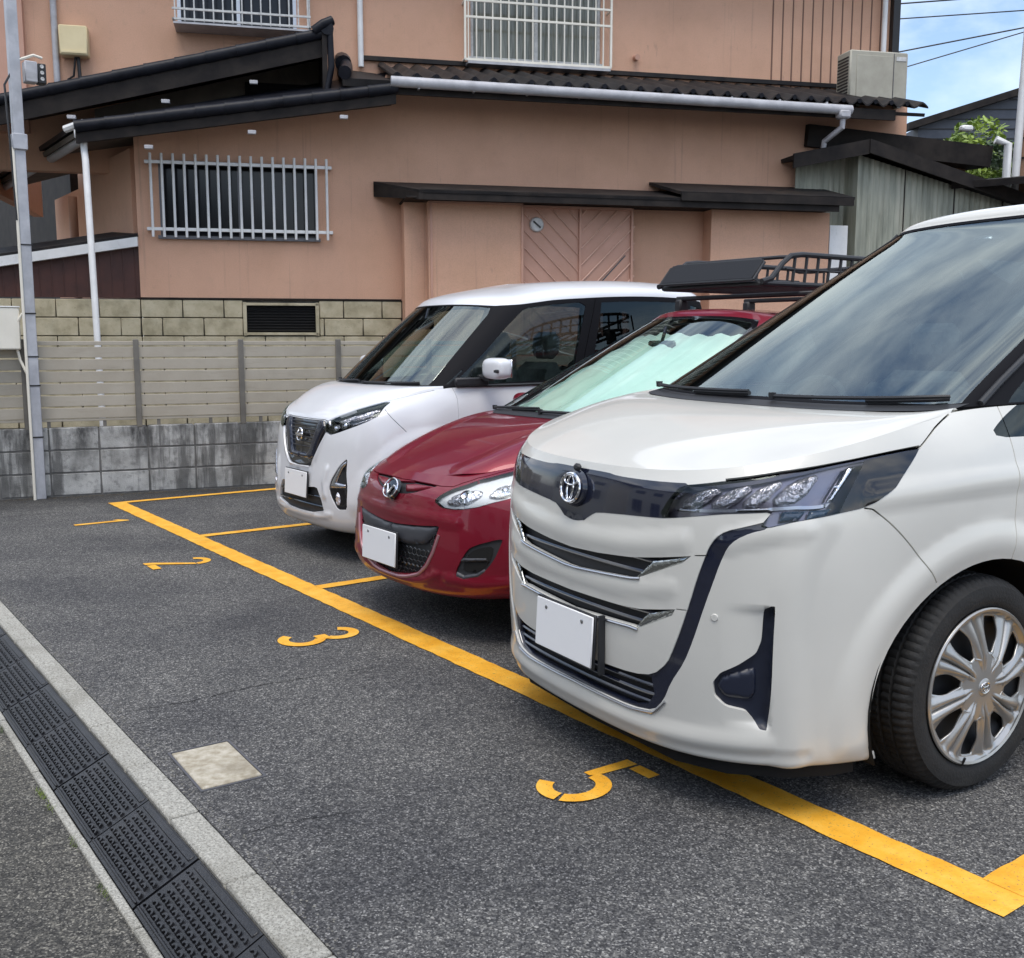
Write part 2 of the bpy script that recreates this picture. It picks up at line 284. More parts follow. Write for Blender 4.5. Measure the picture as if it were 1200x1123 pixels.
# rubber ramps laid against the kerb
def ramp_mesh():
    b = MB(); Lr = .886
    y0, y1, z0, z1 = -1.662, -1.479, -.088, -.006      # road side low lip, kerb side top
    def zz(y): return z0+(z1-z0)*(y-y0)/(y1-y0)
    prof = [(y0, -.10), (y0, z0-.004), (y0+.006, z0), (y1-.004, z1), (y1, z1-.004), (y1, -.10)]
    halves = [(0.0, .44), (.446, Lr)]
    for xa, xb in halves:
        n = len(prof); vs = [(xa, y, z) for y, z in prof]+[(xb, y, z) for y, z in prof]
        b.add(vs, [tuple(range(n)), tuple(range(n, 2*n))[::-1]]+[(i, i+n, (i+1) % n+n, (i+1) % n) for i in range(n)])
        # raised border along the kerb and crescent studs
        b.box(((xa+xb)/2, y1-.016, zz(y1-.016)+.001), (xb-xa-.03, .022, .006), rx=math.atan2(z1-z0, y1-y0), bev=.002)
        b.box(((xa+xb)/2, y0+.010, zz(y0+.010)+.001), (xb-xa-.01, .008, .006), rx=math.atan2(z1-z0, y1-y0), bev=.002)
        k = 0
        for iy in range(7):
            y = y0+.026+iy*.0195
            for ix in range(11):
                x = xa+.028+ix*.0385+(.019 if iy % 2 else 0)
                if x > xb-.02: continue
                vs = []; m = 7
                for j in range(m):
                    t = math.pi*j/(m-1)-.0
                    vs.append((x+.0165*math.cos(t), y-.006+.0125*math.sin(t)))
                for j in range(m)[::-1]:
                    t = math.pi*j/(m-1)
                    vs.append((x+.0085*math.cos(t), y-.006+.0055*math.sin(t)))
                q = len(vs)
                V = [(a, c, zz(c)-.001) for a, c in vs]+[(x+(a-x)*.88, y+(c-y)*.88, zz(c)+.0065) for a, c in vs]
                fs = [(j, (j+1) % q, (j+1) % q+q, j+q) for j in range(q)]
                fs += [(q+j, q+j+1, q+2*m-2-j, q+2*m-1-j) for j in range(m-1)]
                b.add(V, fs)
    return b
lab = ['black rubber kerb ramp at the bottom edge of the photo, nearest the camera', 'black rubber kerb ramp beside the square concrete cover, second from the bottom', 'black rubber kerb ramp level with the lane crack, third from the bottom', 'black rubber kerb ramp at the left edge, fourth from the bottom', 'black rubber kerb ramp farthest from the camera, fifth from the bottom']
r0 = ramp_mesh().build('rubber_kerb_ramp', MT['rubber'], loc=(6.508, 0, 0)); tag(r0, lab[0], 'kerb ramp', 'rubber ramps along the kerb')
for i in range(1, 5):
    o = r0.copy(); sc.collection.objects.link(o); o.location = (6.508-.8975*i, 0, 0); o['label'] = lab[i]
# cover
t = thing('inspection_cover', 'square weathered concrete inspection cover set in the asphalt by the kerb', 'cover', (5.93, -1.225, 0), rad(-2))
MB().box((0, 0, .001), (.335, .195, .008), bev=.003).build('lid', MT['cover'], t)
b = MB()
for s in (-1, 1): b.box((0, s*.103, .0005), (.366, .008, .006)); b.box((s*.179, 0, .0005), (.008, .198, .006))
b.build('rim', MT['steel'], t)
# painted bay lines
def jag(p, q, w, seg=.05, amp=.0035, z=.004, name='bay_line', cut=None):
    d = Vector((q[0]-p[0], q[1]-p[1])); Ln = d.length; d.normalize(); n = Vector((-d.y, d.x)); k = int(Ln/seg); b = MB()
    vs = []
    for i in range(k+1):
        c = Vector(p)+d*(Ln*i/k)
        for s in (0, 1):
            e = c+n*(w*s+random.uniform(-amp, amp)); vs.append((e.x, e.y, z))
    b.add(vs, [(2*i, 2*i+2, 2*i+3, 2*i+1) for i in range(k)])
    return tag(b.build(name, MT['yellow']), kind='structure')
B = 1.912; END = 7.955
jag((END, 0), (0, 0), -.135)
for i, x in enumerate((0, B, 2*B, 5.93)):
    jag((x, .13), (x, 4.9), -.085, z=.0052)
jag((END, .13), (END, 4.9), .13, z=.0052)
# stencilled numbers (read from the lane)
def arc(cx, cy, rx, ry, a0, a1, w, n=14):
    o = []; i_ = []
    for k in range(n+1):
        t = rad(a0+(a1-a0)*k/n); o.append((cx+rx*math.cos(t), cy+ry*math.sin(t))); i_.append((cx+(rx-w)*math.cos(t), cy+(ry-w)*math.sin(t)))
    return o+i_[::-1]
def number(polys, x, y, sx=1., sy=1.):
    b = MB()
    for i_, p in enumerate(polys):
        p = [(x+a*sx, y+c*sy) for a, c in p]; b.add([(a, c, .004+.0007*i_) for a, c in p], [tuple(range(len(p)))])
    me = b.build('bay_number', MT['yellow']); tag(me, kind='structure')
    bm = bmesh.new(); bm.from_mesh(me.data); bmesh.ops.triangulate(bm, faces=bm.faces)
    for f in bm.faces:
        if f.normal.z < 0: f.normal_flip()
    bm.to_mesh(me.data); bm.free()
one = [[(.075, 0), (.130, 0), (.130, .40), (.095, .40), (.035, .34), (.035, .30), (.075, .33)]]
two = [arc(.105, .29, .105, .105, -5, 165, .048), [(.210, .275), (.162, .275), (.012, .055), (.0, .0), (.055, .0), (.075, .055)], [(.085, .0), (.215, .0), (.215, .052), (.085, .052)]]
three = [arc(.10, .297, .10, .103, -62, 155, .05, 20), arc(.10, .112, .112, .112, -155, 62, .052, 22), [(.085, .176), (.160, .176), (.160, .236), (.085, .236)]]
five = [[(.045, .215), (.05, .40), (.10, .40), (.09, .262), (.075, .215)], [(.112, .352), (.205, .352), (.205, .40), (.112, .40)], arc(.105, .125, .112, .125, -60, 105, .052), arc(.105, .125, .112, .125, -150, -68, .052)]
number(one, .86, -.50); number(two, 2.645, -.49); number(three, 4.665, -.495); number(five, 6.655, -.495, 1., 1.)
# fine cracks in the asphalt
def crack(pts, w=.006):
    P = []
    for (x0, y0), (x1, y1) in zip(pts[:-1], pts[1:]):
        for k in range(14): f_ = k/14; P.append((x0+(x1-x0)*f_+random.uniform(-.006, .006), y0+(y1-y0)*f_+random.uniform(-.006, .006)))
    vs = []
    for x, y in P: ww = w*random.uniform(.2, 1); vs += [(x-ww/2, y, .0022), (x+ww/2, y, .0022)]
    tag(MB().add(vs, [(2*i, 2*i+2, 2*i+3, 2*i+1) for i in range(len(P)-1)]).build('asphalt_crack', MT['dark']), kind='structure')
crack([(5.25, -1.36), (5.28, -1.1), (5.26, -.8), (5.30, -.5), (5.33, -.3)], .006)
crack([(6.45, -1.33), (6.47, -1.15), (6.52, -1.0)], .004)

# grit, fallen leaves and weeds gathered along the kerb and the wall
rg = random.Random(11)
def scatter(name, mat, n, fn, smin, smax, flat):
    b = MB()
    for _ in range(n):
        x, y, z = fn(); s_ = rg.uniform(smin, smax); a = rg.uniform(0, 6.28); k = rg.randint(4, 6)
        vs = [(x+s_*rg.uniform(.7, 1.2)*math.cos(a+6.283*i/k), y+s_*rg.uniform(.5, 1.2)*math.sin(a+6.283*i/k), z) for i in range(k)]+[(x, y, z+s_*flat)]
        b.add(vs, [(i, (i+1) % k, k) for i in range(k)])
    return tag(b.build(name, mat), kind='stuff')
def near_kerb():
    if rg.random() < .5: return (rg.uniform(2.5, 7.6), -1.385+abs(rg.gauss(0, .03)), .001)
    return (rg.uniform(2.5, 7.6), -1.69-abs(rg.gauss(0, .035)), -.10)
scatter('grit', noisy('grit', [(.10, .095, .085), (.26, .25, .22)], 40., .9, 0, 60.), 1500, near_kerb, .0015, .005, .6)
def by_wall(): f_ = rg.uniform(-1, 5); o_ = abs(rg.gauss(0, .06)); return (-.6667+.23*f_+.973*(o_+.0), -.4188+.973*f_-.23*o_, .001)
scatter('wall_foot_debris', noisy('debris', [(.05, .04, .025), (.12, .09, .05)], 30., .9, 0, 60.), 700, by_wall, .003, .010, .35)
b = MB()
for cx, cy in ((5.62, -1.700), (5.58, -1.705), (6.02, -1.698), (4.9, -1.70), (5.72, -1.702), (6.35, -1.70)):
    for _ in range(46):
        a = rg.uniform(0, 6.28); l_ = rg.uniform(.006, .022); x, y = cx+rg.gauss(0, .022), cy+rg.gauss(0, .005); b.add([(x-.0015, y, -.1), (x+.0015, y, -.1), (x+l_*.6*math.cos(a), y+l_*.6*math.sin(a), -.1+l_)], [(0, 1, 2)])
tag(b.build('kerb_weeds', MT['leaf']), kind='stuff')
# ================================================================== BLOCK WALL AND FENCE
WO = Vector((-.6667, -.4188, 0)); WR = math.atan2(.97318, .23005)
wall = thing('block_wall', 'low grey concrete block wall stained black, carrying the slatted fence', 'wall', WO, WR)
b = MB(); b.box((2.4, .06, .30), (9.9, .092, .606)); b.build('mortar_core', MT['mortar'], wall)
b = MB()
for r in range(3):
    for i in range(24):
        x0 = -2.4+i*.415+.03; b.box((x0+.2, .06, .012+.205*r+.0975), (.404, .1, .194), bev=.006)
b.build('block_course', MT['cbw'], wall)
fence = thing('slat_fence', 'beige horizontal slat fence on top of the grey block wall', 'fence', WO+Vector((0, 0, .0)), WR)
for i, zc in enumerate([.745, .853, .961, 1.069, 1.177, 1.285]):
    MB().box((2.4, .045, zc), (9.9, .02, .094), bev=.003).build('slat', MT['fence'], fence)
MB().box((2.4, .045, 1.365), (9.9, .03, .036), bev=.003).build('top_rail', MT['fence'], fence)
MB().box((2.4, .055, .682), (9.9, .03, .022), bev=.003).build('bottom_rail', MT['fence'], fence)
for i in range(10):
    MB().box((-.05+.928*(i-2), .022, 1.0), (.05, .024, .80), bev=.003).build('post', MT['fpost'], fence)
for i in range(19): MB().box((-2.2+.464*i, .06, .64), (.03, .03, .08)).build('bracket', MT['fpost'], fence)

# ================================================================== UTILITY POLE
P0 = (-.62, -.41, 0)
pole = thing('utility_pole', 'square galvanised steel pole with cable clips at the left end of the wall', 'pole', P0)
b = MB(); b.box((0, 0, 3.2), (.085, .085, 6.4), bev=.004); b.build('mast', MT['pole'], pole)
MB().tube([(.05, -.055, 0), (.05, -.055, 1.2), (.04, -.055, 3.0)], .012, 8).build('conduit', MT['offwhite'], pole)
for z in (.55, 1.0, 1.25, 1.62, 2.2): MB().box((0, 0, z), (.094, .094, .012)).build('cable_band', MT['black'], pole)
MB().box((.01, 0, 3.05), (.11, .12, .13), bev=.006).build('pole_clamp', MT['pole'], pole)
MB().tube([(.03, -.06, 1.62), (-.01, -.14, 1.48), (-.02, -.09, 1.22), (.03, -.05, 1.1)], .012, 6).build('cable', MT['offwhite'], pole)
MB().tube([(0, .05, 3.75), (.04, -.09, 3.5), (.04, -.07, 2.9), (.05, -.06, 2.4)], .009, 6).build('cable', MT['black'], pole)
mb = thing('meter_box', 'small grey camera-like meter box bracketed on the steel pole', 'box', (P0[0]+.06, P0[1]+.14, 3.62))
MB().box((0, -.03, 0), (.11, .10, .17), bev=.008).build('housing', MT['gutter'], mb)
MB().box((0, .055, -.005), (.10, .065, .16), bev=.005).build('front', MT['black'], mb)
for k in range(3): MB().lathe([(0, 0.001), (.004, .013), (0, .016)], 14, Matrix.Translation((.052, .055, .05-.05*k))).build('lamp', MT['alupaint'], mb)
MB().tube([(-.03, -.1, .1), (.02, 0, .14), (.0, .07, .13)], .012, 6).build('bracket', MT['offwhite'], mb)
sg = thing('white_cabinet', 'cream white cabinet fixed to the left of the steel pole', 'cabinet', (-.66, -.66, 1.49))
MB().box((0, 0, 0), (.12, .34, .36), bev=.012).build('body', MT['offwhite'], sg)
MB().box((0, 0, .185), (.13, .35, .012), bev=.004).build('lid', MT['wpaint'], sg)

# ================================================================== HOUSE (local x along the front, local -y towards the car park)
HO = (-2.538, 1.114, 0); HR = rad(66.9)
house = thing('house', 'two-storey salmon pink stucco house with dark tiled lean-to roofs behind the fence', 'house', HO, HR)
def H(b, name, m, parent=None, bevel=0): return b.build(name, m, parent or house, bevel)
# foundation blocks
b = MB()
H(MB().box((4.6, .37, .92), (9.18, .66, 1.84)), 'foundation_core', MT['mortar'])
for r in range(9):
    off = .22 if r % 2 else 0
    for i in range(8):
        x0 = i*.44-off; x1 = x0+.43; x0 = max(x0, .0); x1 = min(x1, 2.86)
        if x1-x0 < .05: continue
        zc = 1.735-.2*r
        if r < 2 and x0 < 1.92 and x1 > 1.08:
            for (a, c) in ((x0, min(x1, 1.075)), (max(x0, 1.925), x1)):
                if c-a > .03: b.box(((a+c)/2, .02, zc), (c-a, .06, .19), bev=.006)
            continue
        b.box(((x0+x1)/2, .02, zc), (x1-x0, .06, .19), bev=.006)
H(b, 'foundation_block', MT['cbf'])
v = H(MB().box((1.5, .035, 1.625), (.76, .02, .29)), 'foundation_vent', MT['dark'])
b = MB()
for k in range(9): b.box((1.5, .018, 1.5+k*.031), (.74, .012, .012), rx=.5)
H(b, 'vent_louvre', MT['black'], v)
b = MB()
for s in (-1, 1): b.box((1.5+s*.40, .0, 1.625), (.04, .05, .37), bev=.003)
b.box((1.5, .0, 1.79), (.84, .05, .03), bev=.003); b.box((1.5, .0, 1.46), (.84, .05, .03), bev=.003)
H(b, 'vent_frame', MT['cbf'], v)
# ground-floor front wall with the window opening cut out
def wallwith(holes, x0, x1, z0, z1, y, th, name, m, parent=None):
    xs = sorted({x0, x1, *[h[0] for h in holes], *[h[1] for h in holes]}); zs = sorted({z0, z1, *[h[2] for h in holes], *[h[3] for h in holes]})
    b = MB(); idx = {}
    def vid(x, z, yy):
        k = (round(x, 4), round(z, 4), yy)
        if k not in idx: idx[k] = len(b.v); b.v.append((x, yy, z))
        return idx[k]
    inside = lambda x, z: any(h[0] < x < h[1] and h[2] < z < h[3] for h in holes)
    nx, nz = len(xs)-1, len(zs)-1
    solid = [[not inside((xs[i]+xs[i+1])/2, (zs[j]+zs[j+1])/2) for j in range(nz)] for i in range(nx)]
    S = lambda i, j: 0 <= i < nx and 0 <= j < nz and solid[i][j]
    for i in range(nx):
        for j in range(nz):
            if not solid[i][j]: continue
            xa, xb, za, zb = xs[i], xs[i+1], zs[j], zs[j+1]
            for yy in (y, y+th): b.f.append((vid(xa, za, yy), vid(xb, za, yy), vid(xb, zb, yy), vid(xa, zb, yy))); b.sm.append(False)
            for (di, dj, p, q) in ((-1, 0, (xa, za), (xa, zb)), (1, 0, (xb, za), (xb, zb)), (0, -1, (xa, za), (xb, za)), (0, 1, (xa, zb), (xb, zb))):
                if not S(i+di, j+dj): b.f.append((vid(*p, y), vid(*q, y), vid(*q, y+th), vid(*p, y+th))); b.sm.append(False)
    return H(b, name, m, parent)
wallwith([(.24, 1.93, 2.50, 3.32)], 0, 2.72, 1.84, 3.46, 0, .15, 'ground_floor_wall', MT['stucco'])
H(MB().prism([(0, 3.46), (2.72, 3.46), (2.72, 4.04), (0, 3.55)], -.15, 0, Matrix.Rotation(rad(90), 4, 'X')), 'ground_floor_wall', MT['stucco'])
H(MB().box((6.01, .075, 3.09), (6.58, .15, 2.5)), 'ground_floor_wall', MT['stucco'])
H(MB().box((1.43, -.008, 1.848), (2.86, .02, .016)), 'drip_edge', MT['fascia'])
# barred window
wd = H(MB().box((1.085, .085, 2.91), (1.68, .01, .81)), 'window', MT['darkglass'])
b = MB()
b.box((1.085, .03, 3.305), (1.70, .09, .035)); b.box((1.085, .02, 2.505), (1.74, .12, .035))
for x in (.25, 1.085, 1.92): b.box((x, .04, 2.905), (.035, .07, .765))
H(b, 'window_frame', MT['steel'], wd)
b = MB()
for i in range(17): x = .17+i*.1165; b.tube([(x, -.10, 2.50), (x, -.10, 3.38)], .0145, 8)
H(b, 'window_bar', MT['wpaint'], wd)
b = MB()
for z in (2.585, 3.29):
    b.box((1.10, -.088, z), (1.98, .014, .035), bev=.003)
    for x in (.12, 2.08): b.box((x, -.04, z), (.025, .09, .025))
H(b, 'bar_rail', MT['wpaint'], wd)
# left side wall and porch (runs off towards world -X)
SX, SY = -.3923, .9198
def sidept(d, off=0): return (SX*d-SY*0+off*(-SY), SY*d+off*SX)
def sidebox(d0, d1, off, th, z0, z1, name, m, parent=None):
    c = Vector((SX*(d0+d1)/2, SY*(d0+d1)/2, (z0+z1)/2)); nrm = Vector((-SY, SX*1, 0)); nrm = Vector((-.9198, -.3923, 0))
    c += nrm*off
    return H(MB().box(tuple(c), (d1-d0, th, z1-z0), rz=math.atan2(SY, SX)), name, m, parent)
sidebox(0.16, 1.95, -.07, .14, 1.84, 3.46, 'side_wall', MT['stucco'])
sidebox(1.95, 6.3, -.65, .12, 1.84, 3.6, 'porch_wall', MT['stucco'])
sidebox(6.3, 16, -.9, .12, 1.2, 4.3, 'porch_far_wall', MT['fascia'])  # dark colour stands in for the shade under the eaves
sidebox(1.0, 7.5, -1.3, .12, 1.84, 4.4, 'wing_wall', MT['stucco'])
sidebox(1.93, 1.99, -.40, .6, 1.84, 3.5, 'porch_return', MT['stucco'])
for d in (3.0, 3.25, 4.3): H(MB().tube([(SX*d+.35, SY*d+.15, 1.84), (SX*d+.35, SY*d+.15, 3.42)], .06, 12), 'porch_pipe', MT['panelpink'])
sidebox(3.5, 4.2, -.55, .05, 1.84, 3.35, 'porch_door', MT['brownsheet'])
cs = H(MB().prism([(-3.2, 1.85), (0, 1.85), (0, 2.42), (-3.2, 1.88)], -.08, -.03, Matrix.Rotation(rad(90), 4, 'X')), 'brown_screen', MT['brownsheet'])
b = MB()
for i in range(26): b.tube([(-3.1+.122*i, .03, 1.87), (-3.1+.122*i, .03, 2.40-.165*(3.1-.122*i))], .007, 6)
tag(b.build('screen_ribs', MT['brownsheet'], cs), kind='stuff')
H(MB().prism([(-3.2, 1.86), (.0, 2.40), (.0, 2.50), (-3.2, 1.96)], -.06, .06, Matrix.Rotation(rad(90), 4, 'X')), 'canopy_edge', MT['wpaint'])
H(MB().slab([(-3.2, -.04, 1.99), (0, -.04, 2.53), (0, .9, 2.70), (-3.2, .9, 2.16)], .03), 'porch_canopy', MT['corr'])
b = MB()
for r in range(9):
    off = .22 if r % 2 else 0
    for i in range(9):
        x1 = -i*.44-off; x0 = x1-.43; x1 = min(x1, -.01)
        if i == 0 and off: b.box((-.115, .02, 1.735-.2*r), (.20, .06, .19), bev=.006)
        b.box(((x0+x1)/2, .02, 1.735-.2*r), (x1-x0, .06, .19), bev=.006)
H(b, 'porch_foundation_block', MT['cbf']); H(MB().box((-2, .1, .92), (3.98, .12, 1.84)), 'porch_foundation', MT['mortar'])
# left eaves gutter
for nm, off, r_, z, mm in (('side_gutter', .46, .055, 3.50, 'gutter'),):
    a = Vector((0, 0, 0))
    P1 = Vector((-.40, -.50, 3.44)); P2 = P1+Vector((SX, SY, 0))*5.5
    H(MB().tube([P1, P2], .05, 10), nm, MT[mm])
H(MB().slab([(-.44, -.62, 3.50), (2.74, -.62, 4.05), (2.9, .9, 4.5), (-.44+SX*5.6, -.62+SY*5.6, 3.50)], .05), 'lower_roof_deck', MT['soffit'])
H(MB().slab([(-.47, -.64, 3.56), (2.74, -.64, 4.11), (2.95, .92, 4.62), (-.47+SX*5.6, -.64+SY*5.6, 3.56)], .05), 'lower_roof', MT['tile'])
def verge(p, q, r, name, n=16, drop=.13, parent=None, fas=True):
    """row of half-round ridge tiles along a sloping verge, with a barge board under it"""
    p = Vector(p); q = Vector(q); d = (q-p)/n; b = MB()
    for i in range(n):
        a = p+d*i; c = p+d*(i+1.06); b.tube([a, a+(c-a)*.12, c], r*(1.10 if 1 else 1), 12, r2=r*.94)
    o = H(b, name, MT['tile'], parent)
    if fas:
        u = (q-p); b = MB(); z = Vector((0, 0, drop)); y = Vector((0, .03, 0))
        b.add([p+y*0, q+y*0, q-z, p-z, p+y, q+y, q-z+y, p-z+y], [(0, 1, 2, 3), (7, 6, 5, 4), (0, 4, 5, 1), (1, 5, 6, 2), (2, 6, 7, 3), (3, 7, 4, 0)]); H(b, 'barge_board', MT['fascia'], o)
    return o
verge((-.48, -.62, 3.52), (2.76, -.62, 4.06), .062, 'verge_tile', 11, .16)
verge((-.48, -.55, 3.47), (2.72, -.55, 4.0), .05, 'lower_verge_tile', 11, .1)
# upper left roof piece
H(MB().slab([(-2.2, -.32, 3.54), (2.02, -.32, 4.63), (2.02, .9, 4.75), (-2.2, .9, 3.7)], .10), 'left_roof', MT['tile'])
verge((-2.3, -.32, 3.53), (2.05, -.32, 4.66), .06, 'left_verge_tile', 14, .24)
b = MB(); b.tube([(2.06, -.40, 4.69), (2.08, .2, 4.72), (2.08, .9, 4.80)], .07, 12); b.tube([(2.09, -.36, 4.66), (2.10, -.36, 4.3), (2.04, -.36, 4.02)], .035, 10); b.tube([(1.92, -.36, 4.66), (2.02, -.38, 4.73), (2.12, -.36, 4.78)], .05, 10)
H(b, 'ridge_end_tile', MT['tile'])
H(MB().box((2.03, .25, 4.36), (.05, 1.25, .62)), 'gable_board', MT['fascia'])
H(MB().prism([(-.45, 3.58), (2.2, 3.8), (2.0, 4.58), (-.45, 3.92)], -.60, -.50, Matrix.Rotation(rad(90), 4, 'X')), 'gable_wall', MT['soffit'])
H(MB().box((1.55, .49, 4.12), (.75, .04, .34)), 'gable_opening', MT['dark'])
for x, y, z in ((-.55, -.36, 3.66), (.38, -.36, 3.86), (1.28, -.36, 4.10), (.22, -.64, 3.345), (1.25, -.64, 3.535), (2.2, -.64, 3.73)): H(MB().box((x, y, z), (.085, .05, .038), bev=.004), 'verge_bracket', MT['gutter'])
# right eaves: corrugated lean-to roof with a gutter
x0, x1 = 2.72, 9.15
b = MB(); nw = 170; vs = []
for i in range(nw+1):
    x = x0+(x1-x0)*i/nw; dz = .032*math.sin(2*math.pi*(x-x0)/.21*1.0)
    vs += [(x, -.66, 4.185+dz), (x, .92, 4.68+dz), (x, -.66, 4.165+dz), (x, .92, 4.66+dz)]
b.add(vs, [(4*i, 4*i+4, 4*i+5, 4*i+1) for i in range(nw)]+[(4*i+2, 4*i+3, 4*i+7, 4*i+6) for i in range(nw)]+[(4*i, 4*i+2, 4*i+6, 4*i+4) for i in range(nw)], True)
H(b, 'lean_to_roof', MT['corr'])
for i in range(30):
    x = x0+.0525+i*.21; H(MB().tube([(x, -.668, 4.187), (x, -.60, 4.20)], .028, 8), 'roof_tile_end', MT['tile'])
H(MB().slab([(x0, -.60, 4.10), (x1, -.60, 4.10), (x1, .02, 4.24), (x0, .02, 4.24)], .04), 'eaves_soffit', MT['fascia'])
H(MB().box(((x0+x1)/2-.2, -.59, 4.06), (x1-x0-.4, .03, .12)), 'eaves_board', MT['fascia'])
H(MB().box((5.9, .87, 4.73), (6.7, .05, .05)), 'roof_flashing', MT['corr'])
H(MB().tube([(2.25, -.05, 4.42), (2.28, .4, 4.56), (2.3, .9, 4.70)], .09, 12), 'roof_end_tile', MT['tile'])
H(MB().tube([(2.22, -.66, 4.18), (2.26, -.3, 4.30), (2.28, .0, 4.42)], .07, 12), 'roof_end_tile', MT['tile'])
H(MB().slab([(2.20, -.64, 4.13), (2.8, -.64, 4.13), (2.8, .9, 4.56), (2.24, .9, 4.60)], .08), 'roof_end_slab', MT['corr'])
g = H(MB().tube([(2.70, -.67, 4.115), (8.12, -.67, 4.075)], .056, 14), 'eaves_gutter', MT['gutter'])
b = MB()
for i in range(9): b.box((3.0+.6*i, -.635, 4.10), (.02, .1, .10))
H(b, 'gutter_bracket', MT['gutter'], g)
dp = H(MB().tube([(8.02, -.67, 4.06), (8.02, -.66, 3.88), (7.94, -.40, 3.76), (7.94, -.36, 3.55)], .035, 10), 'downpipe', MT['gutter'])
H(MB().box((8.02, -.67, 4.02), (.15, .13, .10), bev=.02), 'hopper', MT['gutter'], dp)
# downpipe at the left corner
dq = H(MB().tube([(-.42, -.52, 3.40), (-.42, -.52, 3.30), (-.40, -.60, 3.20), (-.36, -.62, 0.2)], .034, 10), 'downpipe', MT['wpaint'])
H(MB().box((-.42, -.52, 3.46), (.16, .16, .12), bev=.025), 'hopper', MT['wpaint'], dq)
H(MB().tube([(-.60, -.46, 3.52), (-.42, -.56, 3.57), (-.26, -.50, 3.52)], .04, 8), 'gutter_end', MT['wpaint'], dq)
# first floor
wallwith([(.45, 1.78, 4.98, 6.1), (3.86, 5.52, 4.80, 6.1)], -2.2, 9.54, 3.3, 6.3, .9, .15, 'upper_floor_wall', MT['stucco'])
H(MB().box((-2.13, 3.4, 4.8), (.14, 4.7, 3.0)), 'upper_side_wall', MT['stucco'])
H(MB().box((9.47, 3.4, 4.75), (.14, 4.7, 3.1)), 'upper_side_wall', MT['stucco'])
H(MB().slab([(-2.6, .4, 6.32), (9.9, .4, 6.32), (7.5, 3.6, 7.1), (-.6, 3.6, 7.1)], .12), 'main_roof', MT['tile'])
H(MB().slab([(-2.6, 6.6, 6.32), (9.9, 6.6, 6.32), (7.5, 3.6, 7.1), (-.6, 3.6, 7.1)], .12), 'main_roof', MT['tile'])
b = MB()
for i in range(12): b.box((7.86+i*.142, .896, 5.4), (.014, .010, 1.8))
H(b, 'siding_groove_shade', MT['groove'])  # dark brown strips paint the shade in the grooves between siding boards
b = MB()
for i in range(12): b.box((7.93+i*.142, .894, 5.4), (.122, .010, 1.8), bev=.003)
H(b, 'siding_board', MT['stucco'])
H(MB().tube([(9.42, .80, 4.5), (9.42, .80, 6.3)], .035, 10), 'downpipe', MT['wpaint'])
H(MB().box((9.60, .86, 5.35), (.10, .12, 1.9)), 'corner_pipe', MT['black'])
H(MB().box((9.60, 1.6, 5.35), (.06, 1.3, 1.9)), 'side_flashing', MT['fascia'])
# upper window with railing
w2 = H(MB().box((4.69, .985, 5.45), (1.66, .01, 1.3)), 'window', MT['curtainglass'])
b = MB(); b.box((4.69, .93, 4.81), (1.74, .10, .04))
for x in (3.875, 4.69, 5.505): b.box((x, .95, 5.45), (.045, .06, 1.3))
H(b, 'window_frame', MT['alupaint'], w2)
b = MB()
for i in range(18): x = 3.80+i*.1; b.tube([(x, .72, 4.76), (x, .72, 6.1)], .0095, 6)
for z in (4.75, 5.24, 5.43): b.box((4.68, .72, z), (1.86, .02, .028), bev=.003)
for x in (3.76, 5.60): b.box((x, .72, 5.45), (.025, .025, 1.4)); b.box((x, .81, 4.76), (.02, .2, .02)); b.box((x, .81, 5.43), (.02, .2, .02))
H(b, 'window_railing', MT['offwhite'], w2)
H(MB().box((4.69, .80, 4.715), (1.8, .22, .03)), 'window_sill', MT['gutter'], w2)
# upper left window: projecting cage
w1 = H(MB().box((1.1, .985, 5.54), (1.33, .01, 1.12)), 'window', MT['darkglass'])
b = MB()
for x in (.46, 1.12, 1.76): b.box((x, .93, 5.54), (.04, .07, 1.12))
H(b, 'window_frame', MT['alu'], w1)
b = MB()
for i in range(15): x = .44+i*.104; b.tube([(x, .55, 4.93), (x, .55, 6.1)], .009, 6)
for z in (4.95, 5.06): b.box((1.17, .55, z), (1.52, .02, .022))
for i in range(4): y = .62+i*.08; b.tube([(1.92, y, 4.93), (1.92, y, 6.1)], .009, 6)
b.box((1.92, .72, 4.95), (.02, .36, .022)); b.box((.42, .72, 4.95), (.02, .36, .022))
H(b, 'window_cage', MT['alupaint'], w1)
H(MB().box((1.17, .72, 4.91), (1.5, .36, .02)), 'window_sill', MT['gutter'], w1)
# pipes, vents and boxes on the upper wall
H(MB().tube([(2.52, .85, 4.62), (2.52, .85, 6.3)], .035, 10), 'downpipe', MT['wpaint'])
H(MB().tube([(-.88, .85, 4.02), (-.88, .85, 6.3)], .035, 10), 'downpipe', MT['gutter'])
H(MB().tube([(5.98, .9, 4.93), (5.98, .80, 4.92)], .035, 10), 'pipe_stub', MT['panelpink'])
H(MB().box((-1.45, .86, 5.0), (.5, .10, 2.6)), 'corner_board', MT['panelpink'])
b = MB()
for k in range(3): b.tube([(-1.35+.09*k, .80, 5.42+.03*k), (-1.28+.09*k, .72, 5.3+.03*k), (-1.2+.09*k, .80, 5.36+.03*k)], .014, 6)
H(b, 'cable_hook', MT['black'])
jb = thing('junction_box', 'cream junction box high on the pink wall beside a thin pipe', 'box')
jb.matrix_world = house.matrix_basis @ Matrix.Translation((-.67, .80, 4.70))
MB().box((0, 0, 0), (.30, .16, .32), bev=.012).build('housing', MT['cream'], jb)
MB().box((0, -.085, -.13), (.26, .01, .02)).build('hinge', MT['cream'], jb)
MB().tube([(.03, .02, -.16), (.04, .0, -.42), (.02, .06, -.5)], .02, 8).build('cable', MT['black'], jb)
